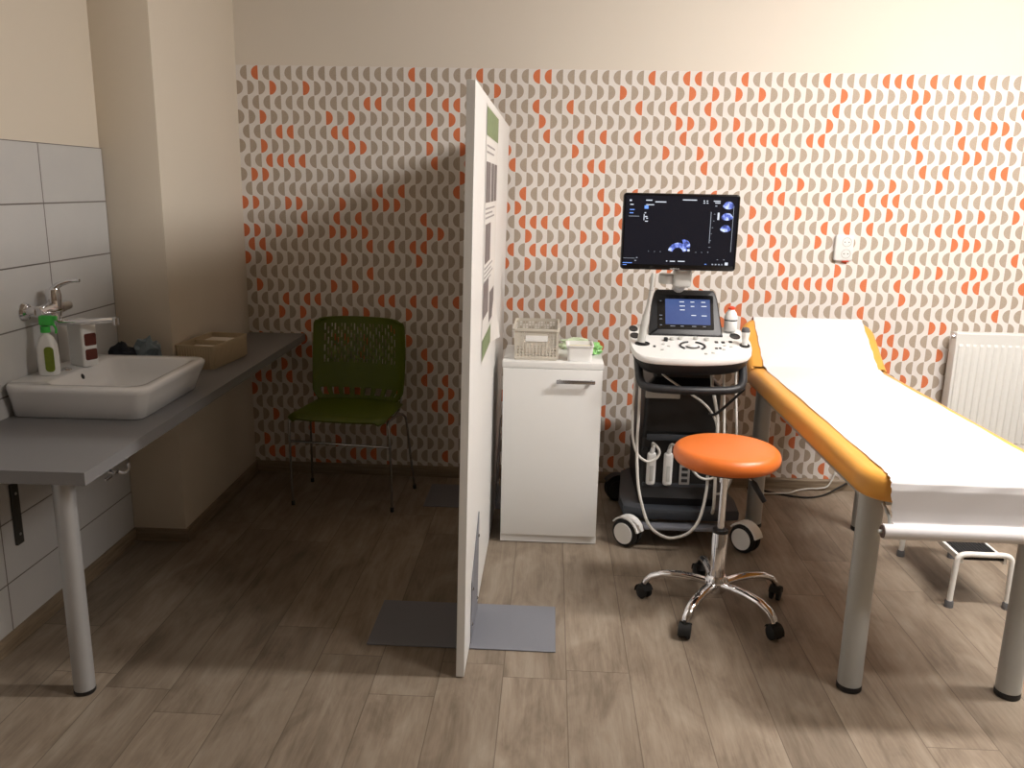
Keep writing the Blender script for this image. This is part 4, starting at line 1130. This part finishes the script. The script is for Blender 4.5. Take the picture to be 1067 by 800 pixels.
for (yy_, zz_) in ((-0.085, 0.078), (0.065, 0.086)):
    bm = B()
    nl = 9
    for k in range(nl): box(bm, (0.002*((k*7) % 3-1), 0.002*((k*5) % 3-1), 0.004+k*(zz_-0.006)/nl+0.003), (0.118, 0.105, (zz_-0.008)/nl), bev=0.0015, seg=1)
    o = obj('paper_towels', bm, M['towel']); o.location = tb.matrix_basis @ Vector((0, yy_, 0.003)) if False else (Matrix.Translation(tb.location) @ Matrix.Rotation(LA-0.10, 4, 'Z')) @ Vector((0, yy_, 0.003))
    o.rotation_euler = (0, 0, LA-0.10)
    o['label'] = 'stack of folded white paper towels in the %s end of the beige box' % ('near' if yy_ < 0 else 'far'); o['category'] = 'paper towels'

# ------------------------------------------------------------------ green chair
ch = thing('chair', 'green plastic stacking chair with pierced back and chrome frame', 'chair', (-0.945, 3.86, 0), radians(-5))
SW = 0.235
# seat: gently dished grid
def surf(fn, nu, nv, th, holes=None):
    bm = B(); V = {}
    fs = []
    for i in range(nu):
        for j in range(nv):
            if holes and holes(i, j): continue
            q = []
            for a, b_ in ((i, j), (i+1, j), (i+1, j+1), (i, j+1)):
                if (a, b_) not in V: V[a, b_] = bm.verts.new(fn(a/nu, b_/nv))
                q.append(V[a, b_])
            fs.append(bm.faces.new(q))
    bmesh.ops.recalc_face_normals(bm, faces=bm.faces[:])
    bmesh.ops.solidify(bm, geom=bm.faces[:], thickness=th)
    return bm
def seat_fn(a, b_):
    x = (a*2-1); y = b_
    hw_ = SW*(1-0.05*y)
    cr = 0.03
    hwx = hw_-(0.03*max(0, 1-y/0.08)**2 if y < 0.08 else 0)-(0.02*max(0, (y-0.9)/0.1)**2 if y > 0.9 else 0)
    z = 0.474-0.020*(1-abs(x)**3)*sin(pi*min(1, y*0.9+0.1))-0.020*max(0, 1-y/0.16)**2-0.012*y
    if abs(x) > 0.85: z -= 0.016*((abs(x)-0.85)/0.15)**2
    return Vector((x*hwx, -0.20+0.40*y, z))
bm = surf(seat_fn, 24, 20, 0.008); obj('seat', bm, M['green_plastic'], ch, sharp=50)
def back_fn(a, b_):
    x = a*2-1; v_ = b_
    hw_ = 0.228+0.008*sin(pi*v_)
    if v_ > 0.9: hw_ -= 0.03*((v_-0.9)/0.1)**2
    if v_ < 0.12: hw_ -= 0.03*((0.12-v_)/0.12)**1.5
    y = 0.185+0.05*v_+0.012*sin(v_*pi)-0.035*x*x
    z = 0.462+0.405*v_
    if abs(x) > 0.8: y -= 0.015*((abs(x)-0.8)/0.2)**2
    if v_ > 0.96: z -= 0.008*abs(x)**4
    return Vector((x*hw_, y, z))
NU, NV = 58, 46
def bholes(i, j):
    if j in (2, 3, 4, 5): return 4 <= i <= 53 and (i-4) % 7 < 4
    if 20 <= j <= 41 and 6 <= i <= 51:
        col_ = (i-8)//2; ph = (col_ % 3)*2
        return (i % 2 == 0) and ((j+ph) % 6 < 4)
    return False
bm = surf(back_fn, NU, NV, 0.006, bholes); obj('backrest', bm, M['green_plastic'], ch, sharp=50)
def rod(pts_, nm, sm=4): 
    bm = B(); tube(bm, pts_, 0.0058, 10, smooth=sm); return obj(nm, bm, M['chrome_dull'], ch, sharp=70)
for s in (-1, 1):
    fx_ = s*0.243
    rod([(fx_, -0.125, 0.008), (fx_, -0.135, 0.20), (fx_-s*0.004, -0.145, 0.405), (fx_-s*0.012, -0.135, 0.428), (fx_-s*0.018, -0.10, 0.432)], 'leg')
    rod([(s*0.225, -0.10, 0.432), (s*0.232, 0.06, 0.425), (s*0.242, 0.115, 0.405), (s*0.247, 0.14, 0.36), (s*0.26, 0.175, 0.15), (s*0.270, 0.20, 0.008)], 'leg')
    rod([(s*0.225, -0.05, 0.431), (s*0.215, 0.10, 0.425), (s*0.21, 0.165, 0.45), (s*0.205, 0.19, 0.52), (s*0.198, 0.205, 0.66)], 'back_upright')
    for (x, y) in ((fx_, -0.125), (s*0.270, 0.20)):
        bm = B(); lathe(bm, [(0, 0), (0.009, 0), (0.009, 0.018), (0.007, 0.022), (0, 0.022)], (x, y, 0), 12); obj('foot_cap', bm, M['black_plastic'], ch)
rod([(-0.243, -0.137, 0.322), (-0.1, -0.139, 0.322), (0.1, -0.139, 0.320), (0.243, -0.137, 0.318)], 'stretcher', 2)
